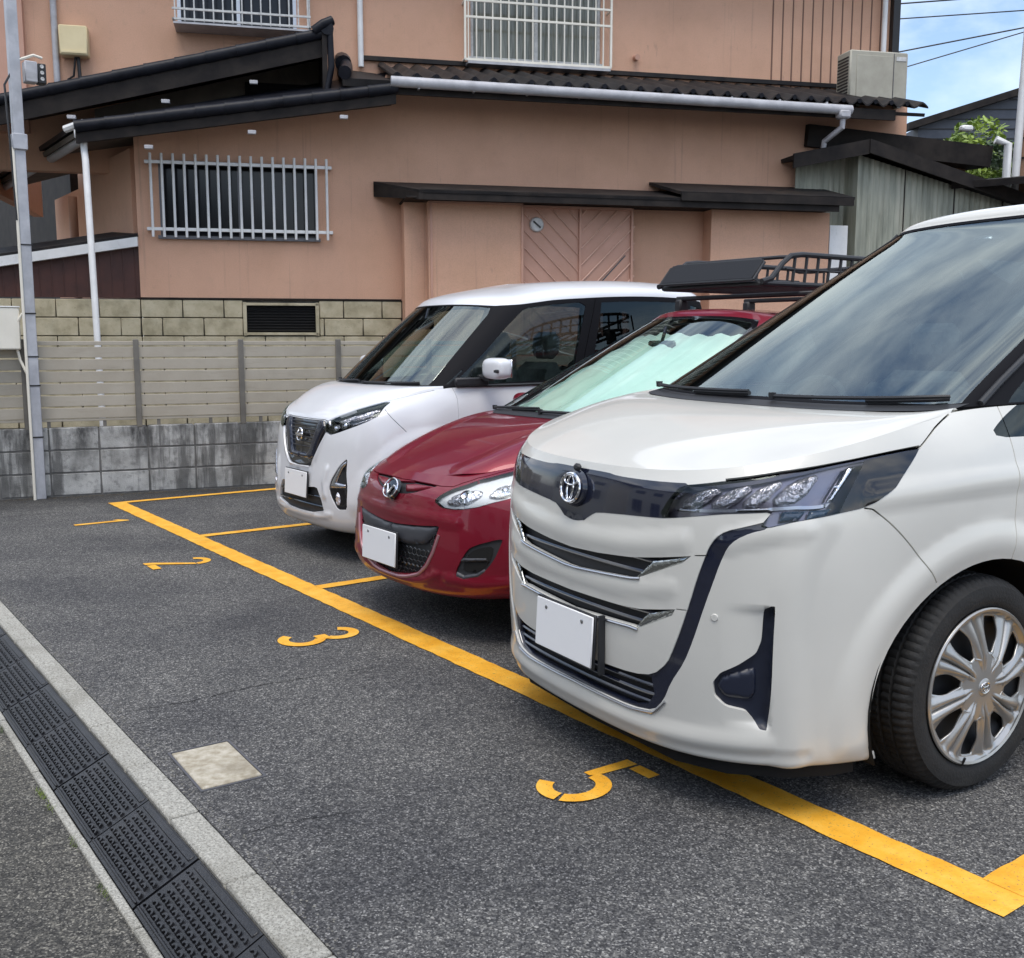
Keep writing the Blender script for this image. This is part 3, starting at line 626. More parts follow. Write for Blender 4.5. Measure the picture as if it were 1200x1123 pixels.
MB().tube([(.0, .02, -.16), (-.03, .03, -.36), (-.1, .06, -.4)], .012, 8).build('cable', MT['black'], jb)
# bay below: door box with pent roofs
H(MB().slab([(2.56, -.02, 3.17), (8.05, -.02, 3.17), (8.05, -.72, 3.0), (2.98, -.72, 3.0)], .03), 'pent_roof', MT['corr'])
H(MB().box((5.5, -.69, 2.955), (5.0, .03, .11)), 'pent_fascia', MT['fascia'])
H(MB().add([(2.56, -.02, 3.14), (2.98, -.71, 2.97), (2.98, -.71, 2.90), (2.56, -.02, 3.0), (2.62, -.02, 3.14), (3.03, -.71, 2.97), (3.03, -.71, 2.90), (2.62, -.02, 3.0)], [(0, 1, 2, 3), (7, 6, 5, 4), (0, 4, 5, 1), (1, 5, 6, 2), (2, 6, 7, 3), (3, 7, 4, 0)]), 'pent_end_board', MT['fascia'])
H(MB().slab([(5.86, -.02, 3.27), (8.12, -.02, 3.27), (8.18, -.74, 3.07), (5.98, -.74, 3.07)], .035), 'pent_roof', MT['corr'])
H(MB().box((7.08, -.725, 3.015), (2.18, .03, .09)), 'pent_fascia', MT['fascia'])
H(MB().box((5.4, -.35, 2.93), (5.1, .66, .02)), 'pent_soffit', MT['fascia'])
sb = H(MB().box((3.66, -.22, 1.46), (1.08, .44, 2.92), bev=.004), 'shutter_box', MT['stucco'])
b = MB()
for x in (3.15, 4.19): b.box((x, -.448, 1.5), (.025, .02, 2.86), bev=.003)
b.box((3.67, -.448, 2.91), (1.06, .02, .025), bev=.003)
H(b, 'shutter_box_trim', MT['panelpink'], sb)
H(MB().box((3.0, -.14, 1.46), (.26, .28, 2.92)), 'bay_return', MT['stucco'])
dr = H(MB().box((4.87, -.33, 1.46), (1.32, .04, 2.9)), 'door', MT['panelpink'])
b = MB()
for x in (4.215, 4.90, 5.53): b.box((x, -.365, 1.46), (.03, .03, 2.9), bev=.003)
b.box((4.87, -.366, 2.90), (1.30, .03, .03), bev=.003)
H(b, 'door_frame', MT['panelpink'], dr)
b = MB()
for half, sg_ in ((4.235, 1), (4.915, -1)):
    w_ = .65
    for k in range(-4, 22):
        z0 = 3.2-.19*k
        # diagonal bars clipped to the half panel
        pts = []
        for f_ in (0., 1.):
            pass
        xa, za = half, z0 if sg_ < 0 else z0
        a = Vector((half, -.362, z0)); c = Vector((half+w_, -.362, z0-w_*1.0)) if sg_ > 0 else Vector((half+w_, -.362, z0+w_*1.0))
        def clip(P, Q):
            t0, t1 = 0., 1.; dz = Q.z-P.z
            for lim, s_ in ((2.88, 1), (.1, -1)):
                if s_*P.z > s_*lim and s_*Q.z > s_*lim: return None
                if s_*P.z > s_*lim: t0 = max(t0, (lim-P.z)/dz)
                if s_*Q.z > s_*lim: t1 = min(t1, (lim-P.z)/dz)
            return (P+(Q-P)*t0, P+(Q-P)*t1) if t1-t0 > .02 else None
        r_ = clip(a, c)
        if r_: b.tube(list(r_), .0045 if sg_ > 0 else .009, 4)
H(b, 'door_lattice', MT['lattice'], dr)
H(MB().lathe([(-.012, .001), (-.012, .07), (0, .082), (.01, .085)], 24, Matrix.Translation((4.38, -.37, 2.70)) @ Matrix.Rotation(rad(90), 4, 'Z')), 'door_vent', MT['alupaint'], dr)
H(MB().box((4.38, -.385, 2.70), (.11, .01, .018), ry=.7), 'door_vent_slot', MT['black'], dr)
H(MB().box((6.02, -.10, 1.46), (.95, .2, 2.92)), 'bay_wall', MT['stucco'])
H(MB().box((7.26, -.22, 1.46), (1.54, .44, 2.92), bev=.004), 'bay_box', MT['stucco'])
H(MB().box((8.17, -.24, 1.4), (.24, .36, 2.75)), 'white_post_board', MT['wpaint'])
# outdoor unit on the lean-to roof
ac = thing('air_conditioner_unit', 'beige air conditioner outdoor unit standing on the lean-to roof', 'air conditioner')
ac.matrix_world = house.matrix_basis @ Matrix.Translation((8.84, .10, 4.30))
MB().box((0, 0, .33), (.80, .32, .62), bev=.015).build('casing', MT['ac'], ac)
b = MB()
for k in range(13): b.box((-.403, 0, .10+.038*k), (.012, .24, .016))
b.build('side_louvre', MT['black'], ac)
MB().box((-.06, -.163, .33), (.50, .010, .50), bev=.003).build('grille_panel', MT['ac'], ac); MB().box((.20, -.163, .33), (.006, .012, .58)).build('panel_seam', MT['steel'], ac)
b = MB()
b = MB()
MB().box((.3, -.163, .56), (.14, .006, .05)).build('badge', MT['alupaint'], ac)
for s in (-1, 1): MB().box((s*.28, 0, .0), (.05, .36, .06)).build('foot', MT['alupaint'], ac)

# ================================================================== SHED
shed = thing('shed', 'small green corrugated shed with a dark gable roof beside the pink house', 'shed')
shed.matrix_world = house.matrix_basis @ Matrix.Translation((0, 0, 0))
S = lambda b, n, m, p=None: b.build(n, m, p or shed)
def corr_panel(x0, x1, y, zt0, zt1, pitch=.075, amp=.008):
    b = MB(); n = int((x1-x0)/pitch*6); vs = []
    for i in range(n+1):
        x = x0+(x1-x0)*i/n; dy = amp*math.sin(2*math.pi*x/pitch); zt = zt0+(zt1-zt0)*i/n; vs += [(x, y+dy, 0), (x, y+dy, zt)]
    return b.add(vs, [(2*i, 2*i+2, 2*i+3, 2*i+1) for i in range(n)], True)
S(corr_panel(7.72, 8.42, -.12, 3.52, 3.66), 'left_wall', MT['greensheet'])
S(corr_panel(8.42, 11.6, -.40, 3.62, 2.85), 'front_wall', MT['greensheet'])
b = MB()
for x in (9.05, 9.75, 10.45): b.box((x, -.408, (3.62-(x-8.42)*.242)/2), (.012, .012, 3.62-(x-8.42)*.242))
S(b, 'wall_seam', MT['fascia'])
S(MB().box((8.42, -.25, 1.85), (.05, .34, 3.6)), 'corner_post', MT['greensheet'])
S(MB().slab([(8.42, -.60, 3.76), (11.9, -.60, 2.86), (11.9, 2.5, 2.86), (8.42, 2.5, 3.76)], .05), 'roof', MT['corr'])
S(MB().slab([(7.58, -.35, 3.60), (8.44, -.58, 3.765), (8.44, 2.5, 3.765), (7.58, 2.5, 3.60)], .05), 'roof', MT['corr'])
b = MB()
def board(b, p, q, h, th=.03):
    p = Vector(p); q = Vector(q); z = Vector((0, 0, h)); y = Vector((0, th, 0))
    b.add([p, q, q-z, p-z, p+y, q+y, q-z+y, p-z+y], [(0, 1, 2, 3), (7, 6, 5, 4), (0, 4, 5, 1), (1, 5, 6, 2), (2, 6, 7, 3), (3, 7, 4, 0)])
board(b, (8.42, -.63, 3.77), (11.9, -.63, 2.87), .16); board(b, (7.56, -.38, 3.61), (8.42, -.61, 3.77), .17)
S(b, 'barge_board', MT['fascia'])
# neighbour roof and wall beyond the shed
nb = thing('neighbour_roof', 'dark brown low roof with a white pipe end beyond the green shed', 'roof')
nb.matrix_world = house.matrix_basis @ Matrix.Translation((0, 0, 0))
nbm = lambda b, n, m: b.build(n, m, nb)
nbm(MB().slab([(7.9, -.10, 4.02), (10.5, -.10, 3.86), (10.6, 2.6, 4.05), (7.9, 2.6, 4.2)], .26), 'roof_edge', MT['fascia'])
nbm(MB().box((9.4, .35, 2.6), (2.0, .1, 2.4)), 'wall', MT['brownwall'])
nbm(MB().tube([(10.45, -.2, 3.92), (10.6, -.25, 3.86), (10.6, -.25, 3.2)], .05, 10), 'pipe', MT['wpaint'])
nbm(MB().box((10.05, -.15, 4.05), (.16, .1, .07), bev=.02), 'vent_cap', MT['wpaint'])
# far buildings at the right
def place(p, ang=54): return Matrix.Translation(p) @ Matrix.Rotation(rad(ang), 4, 'Z')
fb = thing('far_building', 'dark grey clad building with a sloping roof line behind the tree', 'building'); fb.matrix_world = place((-5.5, 20.0, 0))
b = MB(); b.prism([(0, 0), (5.5, 0), (5.5, 8.0), (0, 6.3)], -5, 0, Matrix.Rotation(rad(90), 4, 'X') @ Matrix.Rotation(0, 4, 'X')); 
o = b.build('clad_wall', MT['darkcladding'], fb)
b = MB()
for k in range(9):
    z = 5.6+.22*k; xa = max(0, (z+.03-6.3)/.309)
    if xa < 5.3: b.box(((xa+5.5)/2, -.01, z), (5.5-xa, .03, .02))
b.build('cladding_seam', MT['black'], fb)
b = MB(); b.add([(-.3, -.25, 6.20), (5.6, -.25, 8.02), (5.6, .3, 8.02), (-.3, .3, 6.20), (-.3, -.25, 6.36), (5.6, -.25, 8.18), (5.6, .3, 8.18), (-.3, .3, 6.36)], [(0, 1, 2, 3), (4, 5, 6, 7), (0, 1, 5, 4), (1, 2, 6, 5), (2, 3, 7, 6), (3, 0, 4, 7)]); b.build('roof_edge', MT['fascia'], fb)
BBX, BBY = 1.74, 11.24
bb = thing('brown_house', 'brown boarded house wall at the right edge behind the white minivan roof', 'house'); bb.matrix_world = place((BBX, BBY, 0), 20)
MB().box((2.0, .15, 3.0), (4, .3, 6.0)).build('wall', MT['brownwall'], bb)
MB().tube([(-.03, -.05, 2.9), (.04, -.05, 6.2)], .05, 10).build('downpipe', MT['wpaint'], bb)
MB().slab([(-.55, -1.3, 3.33), (4.5, -1.3, 3.33), (4.5, .2, 3.55), (-.2, .2, 3.55)], .08).build('eaves', MT['fascia'], bb)
b = MB()
for k in range(20): b.box((2, -.01, 1+.25*k), (4, .02, .02))
b.build('board_joint', MT['fascia'], bb)
# tree
def crown(n, c, r, leaf, seed, blobs=14):
    rnd = random.Random(seed); b = MB(); C = [(Vector((rnd.gauss(0, .42)*r[0], rnd.gauss(0, .42)*r[1], rnd.gauss(0, .40)*r[2])), rnd.uniform(.28, .55)) for _ in range(blobs)]
    for i in range(n):
        q, s = rnd.choice(C); d = Vector((rnd.gauss(0, 1), rnd.gauss(0, 1), rnd.gauss(0, 1))); d.normalize(); d *= rnd.uniform(.5, 1.05)**.6*s
        p = Vector(c)+q+Vector((d.x*r[0], d.y*r[1], d.z*r[2]))
        u = Vector((rnd.gauss(0, 1), rnd.gauss(0, 1), rnd.gauss(0, .7))).normalized(); v_ = u.orthogonal().normalized(); s_ = leaf*rnd.uniform(.6, 1.3)
        b.add([p-u*s_, p+v_*s_*.42, p+u*s_, p-v_*s_*.42], [(0, 1, 2, 3)])
    return b
tr = thing('tree', 'leafy green garden tree between the shed roof and the far dark building', 'tree', (-1.96, 16.3, 0))
crown(9000, (0, 0, 4.35), (.95, .95, .72), .06, 5, 18).build('crown', MT['leaf'], tr)
b = MB(); b.tube([(0, 0, 0), (.05, 0, 1.5), (0, .05, 3.0), (.1, 0, 4.4)], .11, 8, r2=.03)
for a in range(5): b.tube([(0, 0, 3.0+.15*a), (.5*math.cos(a*1.3), .5*math.sin(a*1.3), 3.9+.12*a)], .04, 6, r2=.012)
b.build('trunk', MT['bark'], tr)
tr2 = thing('tree', 'darker tree low at the right, behind the shed and the pipe', 'tree', (-.9, 14.6, 0))
crown(5000, (0, 0, 3.4), (.9, .9, .7), .06, 8, 14).build('crown', MT['leafd'], tr2)
b = MB(); b.tube([(0, 0, 0), (.04, 0, 1.4), (0, .04, 3.2)], .09, 8, r2=.03); b.build('trunk', MT['bark'], tr2)
# overhead wires
WL = [((-5.96, 19.37, 9.02), (-4.14, 21.87, 9.24), 'overhead wire crossing the sky at the top, highest of four'), ((-5.96, 19.37, 8.69), (-4.14, 21.87, 8.89), 'overhead wire crossing the sky, second from the top'), ((-5.96, 19.37, 7.93), (-4.14, 21.87, 8.51), 'overhead wire crossing the sky, third from the top'), ((-5.96, 19.37, 7.52), (-4.14, 21.87, 8.41), 'overhead wire crossing the sky, lowest of four')]
for i, (p, q, lb) in enumerate(WL):
    p = Vector(p); q = Vector(q); d = q-p; p = p-d*1.5; d = q+d*2.5-p
    o = MB().tube([p+d*(k/14) for k in range(15)], .014 if i % 2 else .017, 6).build('overhead_wire', MT['black']); tag(o, lb, 'wire', 'wires over the roofs')
# unseen houses added across the lane, mirrored by paint and glass, blocking low sky
for nm, x, y, w_, d_, h_, m, lb in (('added_street_house', -12, -13.5, 9, 6, 6.6, 'offwhite', 'unseen added white two-storey house across the lane, farthest left behind the camera'), ('added_street_house', 0, -13.5, 9, 6, 5.8, 'offwhite', 'unseen added cream two-storey house across the lane behind the camera'),
        ('added_street_house', 12., -14.0, 10, 6, 6.4, 'gutter', 'unseen added pale grey two-storey house across the lane behind the camera'), ('added_street_house', 25, -13.5, 10, 6, 6.0, 'fence', 'unseen added beige two-storey house across the lane, farthest right behind the camera')):
    sh = thing(nm, lb, 'house', (x, y, 0)); MB().box((0, 0, h_/2-.1), (w_, d_, h_)).build('wall', MT[m], sh)
    b = MB(); b.prism([(-d_/2-.5, 0), (d_/2+.5, 0), (0, 1.7)], -w_/2-.5, w_/2+.5, Matrix.Translation((0, 0, h_-.1)) @ Matrix.Rotation(rad(90), 4, 'Z') @ Matrix.Rotation(rad(90), 4, 'X')); b.build('roof', MT['tile'], sh)
    for k in range(3):
        for z in (1.5, 4.0):
            wq = MB().box((-w_/3+k*w_/3, d_/2+.01, z), (1.5, .04, 1.1)).build('window', MT['darkglass'], sh)
            MB().box((-w_/3+k*w_/3, d_/2+.03, z), (.05, .05, 1.1)).build('frame', MT['alu'], wq)
hd = thing('hedge', 'unseen clipped dark hedge added across the lane behind the camera', 'hedge', (7, -11.0, 0))  # unseen, added to darken reflections and hold back low sky light
crown(5000, (0, 0, .8), (7.5, .6, .8), .11, 21, 60).build('foliage', MT['leafd'], hd)
MB().box((0, 0, .75), (16, .5, 1.5)).build('branch_core', MT['bark'], hd)
#CARS-BEGIN
import numpy as np
def _bw(t):
    return np.array([(1-t)**3, 3*t**3-6*t*t+4, -3*t**3+3*t*t+3*t+1, t**3])/6.0
def _wmat(u, n):
    """basis matrix for uniform cubic B-spline of n points with end-interpolating phantom points"""
    u = np.clip(np.asarray(u, float), 0, 1)*(n-1)
    k = np.minimum(u.astype(int), n-2); t = u-k
    W = _bw(t)
    M = np.zeros((len(u), n+2))
    for j in range(4): M[np.arange(len(u)), k+j] += W[j]
    M[:, 1] += 2*M[:, 0]; M[:, 2] -= M[:, 0]
    M[:, n] += 2*M[:, n+1]; M[:, n-1] -= M[:, n+1]
    return M[:, 1:n+1]
def _tight(P, ax, k=1.0):
    Q = np.moveaxis(P, ax, 0).copy()
    S = Q.copy(); S[1:-1] = (Q[:-2]+4*Q[1:-1]+Q[2:])/6
    return np.moveaxis(Q+k*(Q-S), 0, ax)
class Surf:
    """smooth body surface; s in [-1,1] runs round the car from the rear over the nose, t upwards"""
    def __init__(self, rows, tight=(1., .8), mirror=True):
        P = np.array([[(x, y, z) for x, y, z in r] for r in rows], float)   # [t, s, 3]
        P = np.swapaxes(P, 0, 1)                                            # [s, t, 3]
        if mirror:
            Mx = P[:0:-1].copy(); Mx[..., 0] *= -1
            P = np.concatenate([Mx, P], 0)
        if tight[0]: P = _tight(P, 0, tight[0])
        if tight[1]: P = _tight(P, 1, tight[1])
        self.P = P; self.n, self.m = P.shape[:2]; self.bumps = []; self._g = None; self.mir = mirror; self.cap = False; self.fields = []
    def base(self, s, t):
        s = np.asarray(s, float); t = np.asarray(t, float)
        A = _wmat((s.ravel()+1)/2 if self.mir else s.ravel(), self.n); B = _wmat(t.ravel(), self.m)
        return np.einsum('ki,kj,ijc->kc', A, B, self.P, optimize=True).reshape(s.shape+(3,))
    def _fd(self, f, s, t):
        e = 1.5e-3
        s0, s1 = np.clip(s-e, -1, 1), np.clip(s+e, -1, 1); t0, t1 = np.clip(t-e, 0, 1), np.clip(t+e, 0, 1)
        a = f(s1, t)-f(s0, t); b = f(s, t1)-f(s, t0)
        n = np.cross(a, b); L = np.linalg.norm(n, axis=-1, keepdims=True)
        n = n/np.maximum(L, 1e-12)
        if self.cap:      # near the roof's spine the stations meet: steady the normal there
            w = np.clip((t-.90)/.06, 0, 1)[..., None]; n = n*(1-w)+np.array([0, 0, 1.])*w; n /= np.linalg.norm(n, axis=-1, keepdims=True)
        return n
    def ev(self, s, t):
        p = self.base(s, t)
        if self.bumps or self.fields:
            n = self._fd(self.base, s, t); d = np.zeros(p.shape[:-1])
            for fn_ in self.fields: d += fn_(np.abs(np.asarray(s, float)), np.asarray(t, float))
            for (line, w, h, fn) in self.bumps:
                q = p.copy(); q[..., 0] = np.abs(q[..., 0])
                best = np.full(p.shape[:-1], 9.)
                for a, b in zip(line[:-1], line[1:]):
                    a = np.array(a); b = np.array(b); ab = b-a
                    k = np.clip(((q-a)@ab)/(ab@ab), 0, 1)
                    best = np.minimum(best, np.linalg.norm(q-a-k[..., None]*ab, axis=-1))
                r = np.clip(best/w, 0, 1)
                d += h*(1-r*r)**2 if fn == 0 else h*(.5+.5*np.cos(np.pi*r))
            p = p+n*d[..., None]
        return p
    def nrm(self, s, t): return self._fd(self.ev, s, t)
    def grid(self, ns=260, nt=90, s0=-1):
        S, T = np.meshgrid(np.linspace(s0 if self.mir else 0, 1, ns), np.linspace(0, 1, nt), indexing='ij')
        return S, T, self.base(S, T)
    def inv(self, a, b, plane, guess=None):
        """(s,t) of the body point seen at (x,z) from the front ('f'), (y,z) from the side ('s') or (x,y) from above ('t')"""
        ix = {'f': (0, 2), 's': (1, 2), 't': (0, 1)}[plane]
        if self._g is None: self._g = self.grid(240, 70, 0)
        S, T, G = self._g
        D = (G[..., ix[0]]-a)**2+(G[..., ix[1]]-b)**2
        if plane == 'f': D = D+(G[..., 1] > 1.6)*9
        i = np.unravel_index(np.argmin(D), D.shape); s, t = S[i], T[i]
        for _ in range(6):
            e = 1e-4
            p = self.base(np.array([s, s+e, s]), np.array([t, t, t+e]))[:, list(ix)]
            J = np.array([(p[1]-p[0])/e, (p[2]-p[0])/e]).T; r = np.array([a, b])-p[0]
            try: d = np.linalg.lstsq(J, r, rcond=1e-3)[0]
            except Exception: break
            d = np.clip(d, -.05, .05); s = float(np.clip(s+d[0], 0, 1)); t = float(np.clip(t+d[1], 0, 1))
        return (s, t)
def rowz(xs, ys, zs): return list(zip(xs, ys, zs))

def inset(sp, prof):
    """roof rows: the edge ring drawn in towards the spine, its height eased onto the crown line"""
    def f(r, k, dz):
        o = []
        for x, y, z in r:
            y2 = y+(sp[0]-y)*(1-k) if y < sp[0] else (y+(sp[1]-y)*(1-k) if y > sp[1] else y)
            w = (1-k)**1.3; o.append((x*k, y2, (z+dz)*(1-w)+float(np.interp(y2, prof[0], prof[1]))*w))
        return o
    return f
def minivan():
    #        0    1    2    3    4    5    6    7    8    9    10   11   12   13   14   15
    X = [0., .24, .432, .585, .70, .772, .812, .83, .838, .84, .842, .842, .84, .78, .50, 0.]
    Y = [0., .008, .037, .11, .225, .375, .56, .72, .88, 1.1, 1.6, 2.6, 3.9, 4.50, 4.66, 4.69]
    def row(dx, dy, z, xm=1.):
        zz = z if isinstance(z, list) else [z]*16
        dx = dx if isinstance(dx, list) else [dx]*16
        dy = dy if isinstance(dy, list) else [dy]*16
        return [(max(0, x*(1+0*a)-a*min(1, x/.6)), y+(b if y < 2.3 else -b), q) for x, y, a, b, q in zip(X, Y, dx, dy, zz)]
    f = lambda a, n: a+[a[-1]]*(16-n)
    rows = [
      row(.025, .045, [.175]*8+[.20]*8),
      row(.006, .016, [.192]*8+[.22]*8),
      row(.0, .012, .27),
      row(.0, .0, .42),
      row(.0, -.004, .60),
      row(.0, .0, .75),
      row([0, 0, 0, .0, .005, .005, .003, .0]+[0]*8, [.012]*8+[0]*8, [.87, .87, .87, .875, .88, .89, .90, .90]+[.90]*8),
      row([0, .0, 0, .0, .015, .02, .018, .015]+[.01]*8, [.022, .022, .025, .03, .03, .03, .02, .01]+[0]*8, [.945, .948, .955, .965, .975, .985, 1.0, 1.01]+[1.02]*8),
      row([0, 0, 0, .012, .025, .035, .045, .055]+[.06, .045]+[.035]*6, [.035, .038, .047, .053, .055, .04, .028, .015]+[0]*8, [.985, .987, .995, 1.01, 1.03, 1.052, 1.08, 1.10]+[1.12, 1.12]+[1.11]*6),
      rowz([0, .23, .405, .545, .645, .71, .738, .739, .73, .755, .785, .79, .785, .73, .46, 0.], [.045, .055, .09, .165, .28, .405, .57, .72, .88, 1.1, 1.6, 2.6, 3.9, 4.50, 4.65, 4.68], [1.010, 1.013, 1.021, 1.038, 1.064, 1.093, 1.127, 1.155, 1.18, 1.195]+[1.20]*6),
    ]
    low = Surf(rows, (1., .6))
    # bonnet: from the crease round its edge up to the cowl
    edge = rows[-1][:9]
    cowl = [(0, .71, 1.172), (.2, .713, 1.172), (.36, .725, 1.173), (.48, .75, 1.175), (.565, .78, 1.176), (.625, .815, 1.178), (.665, .86, 1.18), (.69, .895, 1.182), (.71, .94, 1.183)]
    B = []
    for v, h in ((0, 0), (.04, .045), (.12, .145), (.35, .45), (.65, .78), (.88, .955), (1, 1)):
        B.append([(e[0]+(c[0]-e[0])*v, e[1]+(c[1]-e[1])*v, e[2]+(c[2]-e[2])*(h)+.012*np.sin(np.pi*v)) for e, c in zip(edge, cowl)])
    bon = Surf(B, (1., .5))
    #  greenhouse:      0   1    2    3    4    5    6    7    8    9    10   11
    b0 = [(0, .775, 1.178), (.25, .782, 1.178), (.48, .81, 1.182), (.668, .87, 1.19), (.73, 1.04, 1.197), (.76, 1.27, 1.2), (.79, 1.7, 1.2), (.795, 2.6, 1.2), (.79, 3.9, 1.2), (.75, 4.48, 1.2), (.48, 4.62, 1.2), (0, 4.65, 1.2)]
    e0 = [(0, 2.11, 1.885), (.24, 2.115, 1.885), (.43, 2.135, 1.88), (.568, 2.18, 1.875), (.605, 2.33, 1.872), (.605, 2.55, 1.876), (.635, 2.8, 1.88), (.65, 3.3, 1.885), (.64, 4.0, 1.87), (.59, 4.42, 1.84), (.40, 4.50, 1.83), (0, 4.52, 1.83)]
    def mix(v, bx=0., bz=0.):
        return [(a[0]+(b[0]-a[0])*v+bx*min(1, a[0]/.6), a[1]+(b[1]-a[1])*v-(bz if a[1] < .8 else bz*.5 if a[1] < 1. else 0), a[2]+(b[2]-a[2])*v) for a, b in zip(b0, e0)]
    ins = inset((2.3, 4.1), ([1.9, 2.3, 3.0, 4.0, 4.6], [1.92, 1.958, 1.98, 1.965, 1.92]))
    G = [b0, mix(.06, .001, .003), mix(.3, .004, .010), mix(.6, .005, .014), mix(.88, .003, .006), e0, ins(e0, .94, .028), ins(e0, .8, .052), ins(e0, .5, .074), ins(e0, .0, .084)]
    gh = Surf(G, (1., .6)); gh.cap = True
    return dict(low=low, bon=bon, gh=gh)

def hatch():
    X = [0., .20, .38, .53, .66, .755, .815, .84, .846, .846, .846, .846, .83, .74, .45, 0.]
    Y = [0., .008, .035, .095, .20, .34, .52, .72, .92, 1.15, 1.6, 2.3, 3.1, 3.68, 3.86, 3.89]
    def row(dx, dy, z):
        L = lambda q: q if isinstance(q, list) else [q]*16
        return [(max(0, x-a*min(1, x/.6)), y+(b if y < 2 else -b), q) for x, y, a, b, q in zip(X, Y, L(dx), L(dy), L(z))]
    rows = [
      row(.07, .12, [.20, .20, .205, .21, .22, .225, .22, .21]+[.20]*8),
      row(.025, .035, [.225, .225, .23, .235, .245, .25, .24, .23]+[.22]*8),
      row(.006, .006, [.285]*8+[.27]*8),
      row(.0, .0, .38),
      row([0,0,0,0,.0,.0]+[0]*10, [.012]*6+[0]*10, .50),
      row([0,0,0,.0,.01,.01,.0,0]+[0]*8, [.022, .022, .025, .03, .03, .02, 0, 0]+[0]*8, .60),
      row([0, 0, 0, 0, .02, .025, .02, .01]+[.01]*8, [.04, .042, .05, .06, .06, .05, .03, 0]+[0]*8, [.69, .69, .69, .70, .70, .71, .72, .74]+[.75]*8),
      row([0, 0, 0, .01, .045, .06, .055, .04]+[.03]*8, [.085, .09, .10, .12, .13, .12, .09, .05]+[0]*8, [.73, .73, .732, .74, .752, .77, .795, .83]+[.855]*8),
      rowz([0, .19, .34, .44, .50, .545, .59, .64, .70, .735, .775, .79, .775, .69, .42, 0.], [.13, .15, .19, .27, .40, .54, .68, .82, .97, 1.16, 1.6, 2.3, 3.1, 3.65, 3.80, 3.83], [.765, .767, .775, .79, .818, .848, .882, .918, .95, .968]+[.98]*6),
    ]
    low = Surf(rows, (1., .6))
    edge = rows[-1][:9]
    cowl = [(0, .86, 1.0), (.17, .865, 1.0), (.30, .88, .998), (.41, .91, .995), (.48, .95, .99), (.54, .99, .985), (.59, 1.025, .98), (.635, 1.05, .975), (.675, 1.08, .968)]
    B = []
    for v, h in ((0, 0), (.08, .14), (.22, .33), (.45, .60), (.7, .83), (.9, .96), (1, 1)):
        B.append([(e[0]+(c[0]-e[0])*v, e[1]+(c[1]-e[1])*v, e[2]+(c[2]-e[2])*h+.006*np.sin(np.pi*v)) for e, c in zip(edge, cowl)])
    bon = Surf(B, (1., .5))
    b0 = [(0, .88, 1.005), (.22, .89, 1.005), (.43, .94, 1.0), (.58, 1.04, .99), (.68, 1.17, .98), (.75, 1.35, .98), (.79, 1.7, .985), (.79, 2.3, .99), (.77, 3.1, 1.0), (.66, 3.62, 1.0), (.42, 3.78, 1.0), (0, 3.82, 1.0)]
    e0 = [(0, 2.03, 1.54), (.19, 2.045, 1.54), (.36, 2.1, 1.53), (.47, 2.19, 1.515), (.53, 2.3, 1.50), (.565, 2.42, 1.495), (.58, 2.55, 1.49), (.58, 2.75, 1.485), (.57, 3.1, 1.46), (.50, 3.40, 1.40), (.33, 3.47, 1.39), (0, 3.49, 1.39)]
    def mix(v, bx=0., bz=0.):
        return [(a[0]+(b[0]-a[0])*v+bx*min(1, a[0]/.5), a[1]+(b[1]-a[1])*v-(bz if a[1] < 1.07 else 0), a[2]+(b[2]-a[2])*v) for a, b in zip(b0, e0)]
    ins = inset((2.3, 3.1), ([2.0, 2.3, 2.7, 3.1, 3.5], [1.555, 1.575, 1.58, 1.555, 1.48]))
    G = [b0, mix(.06, .001, .003), mix(.3, .005, .01), mix(.6, .008, .012), mix(.88, .004, .006), e0, ins(e0, .93, .018), ins(e0, .8, .032), ins(e0, .5, .045), ins(e0, .0, .05)]
    gh = Surf(G, (1., .6)); gh.cap = True
    return dict(low=low, bon=bon, gh=gh)

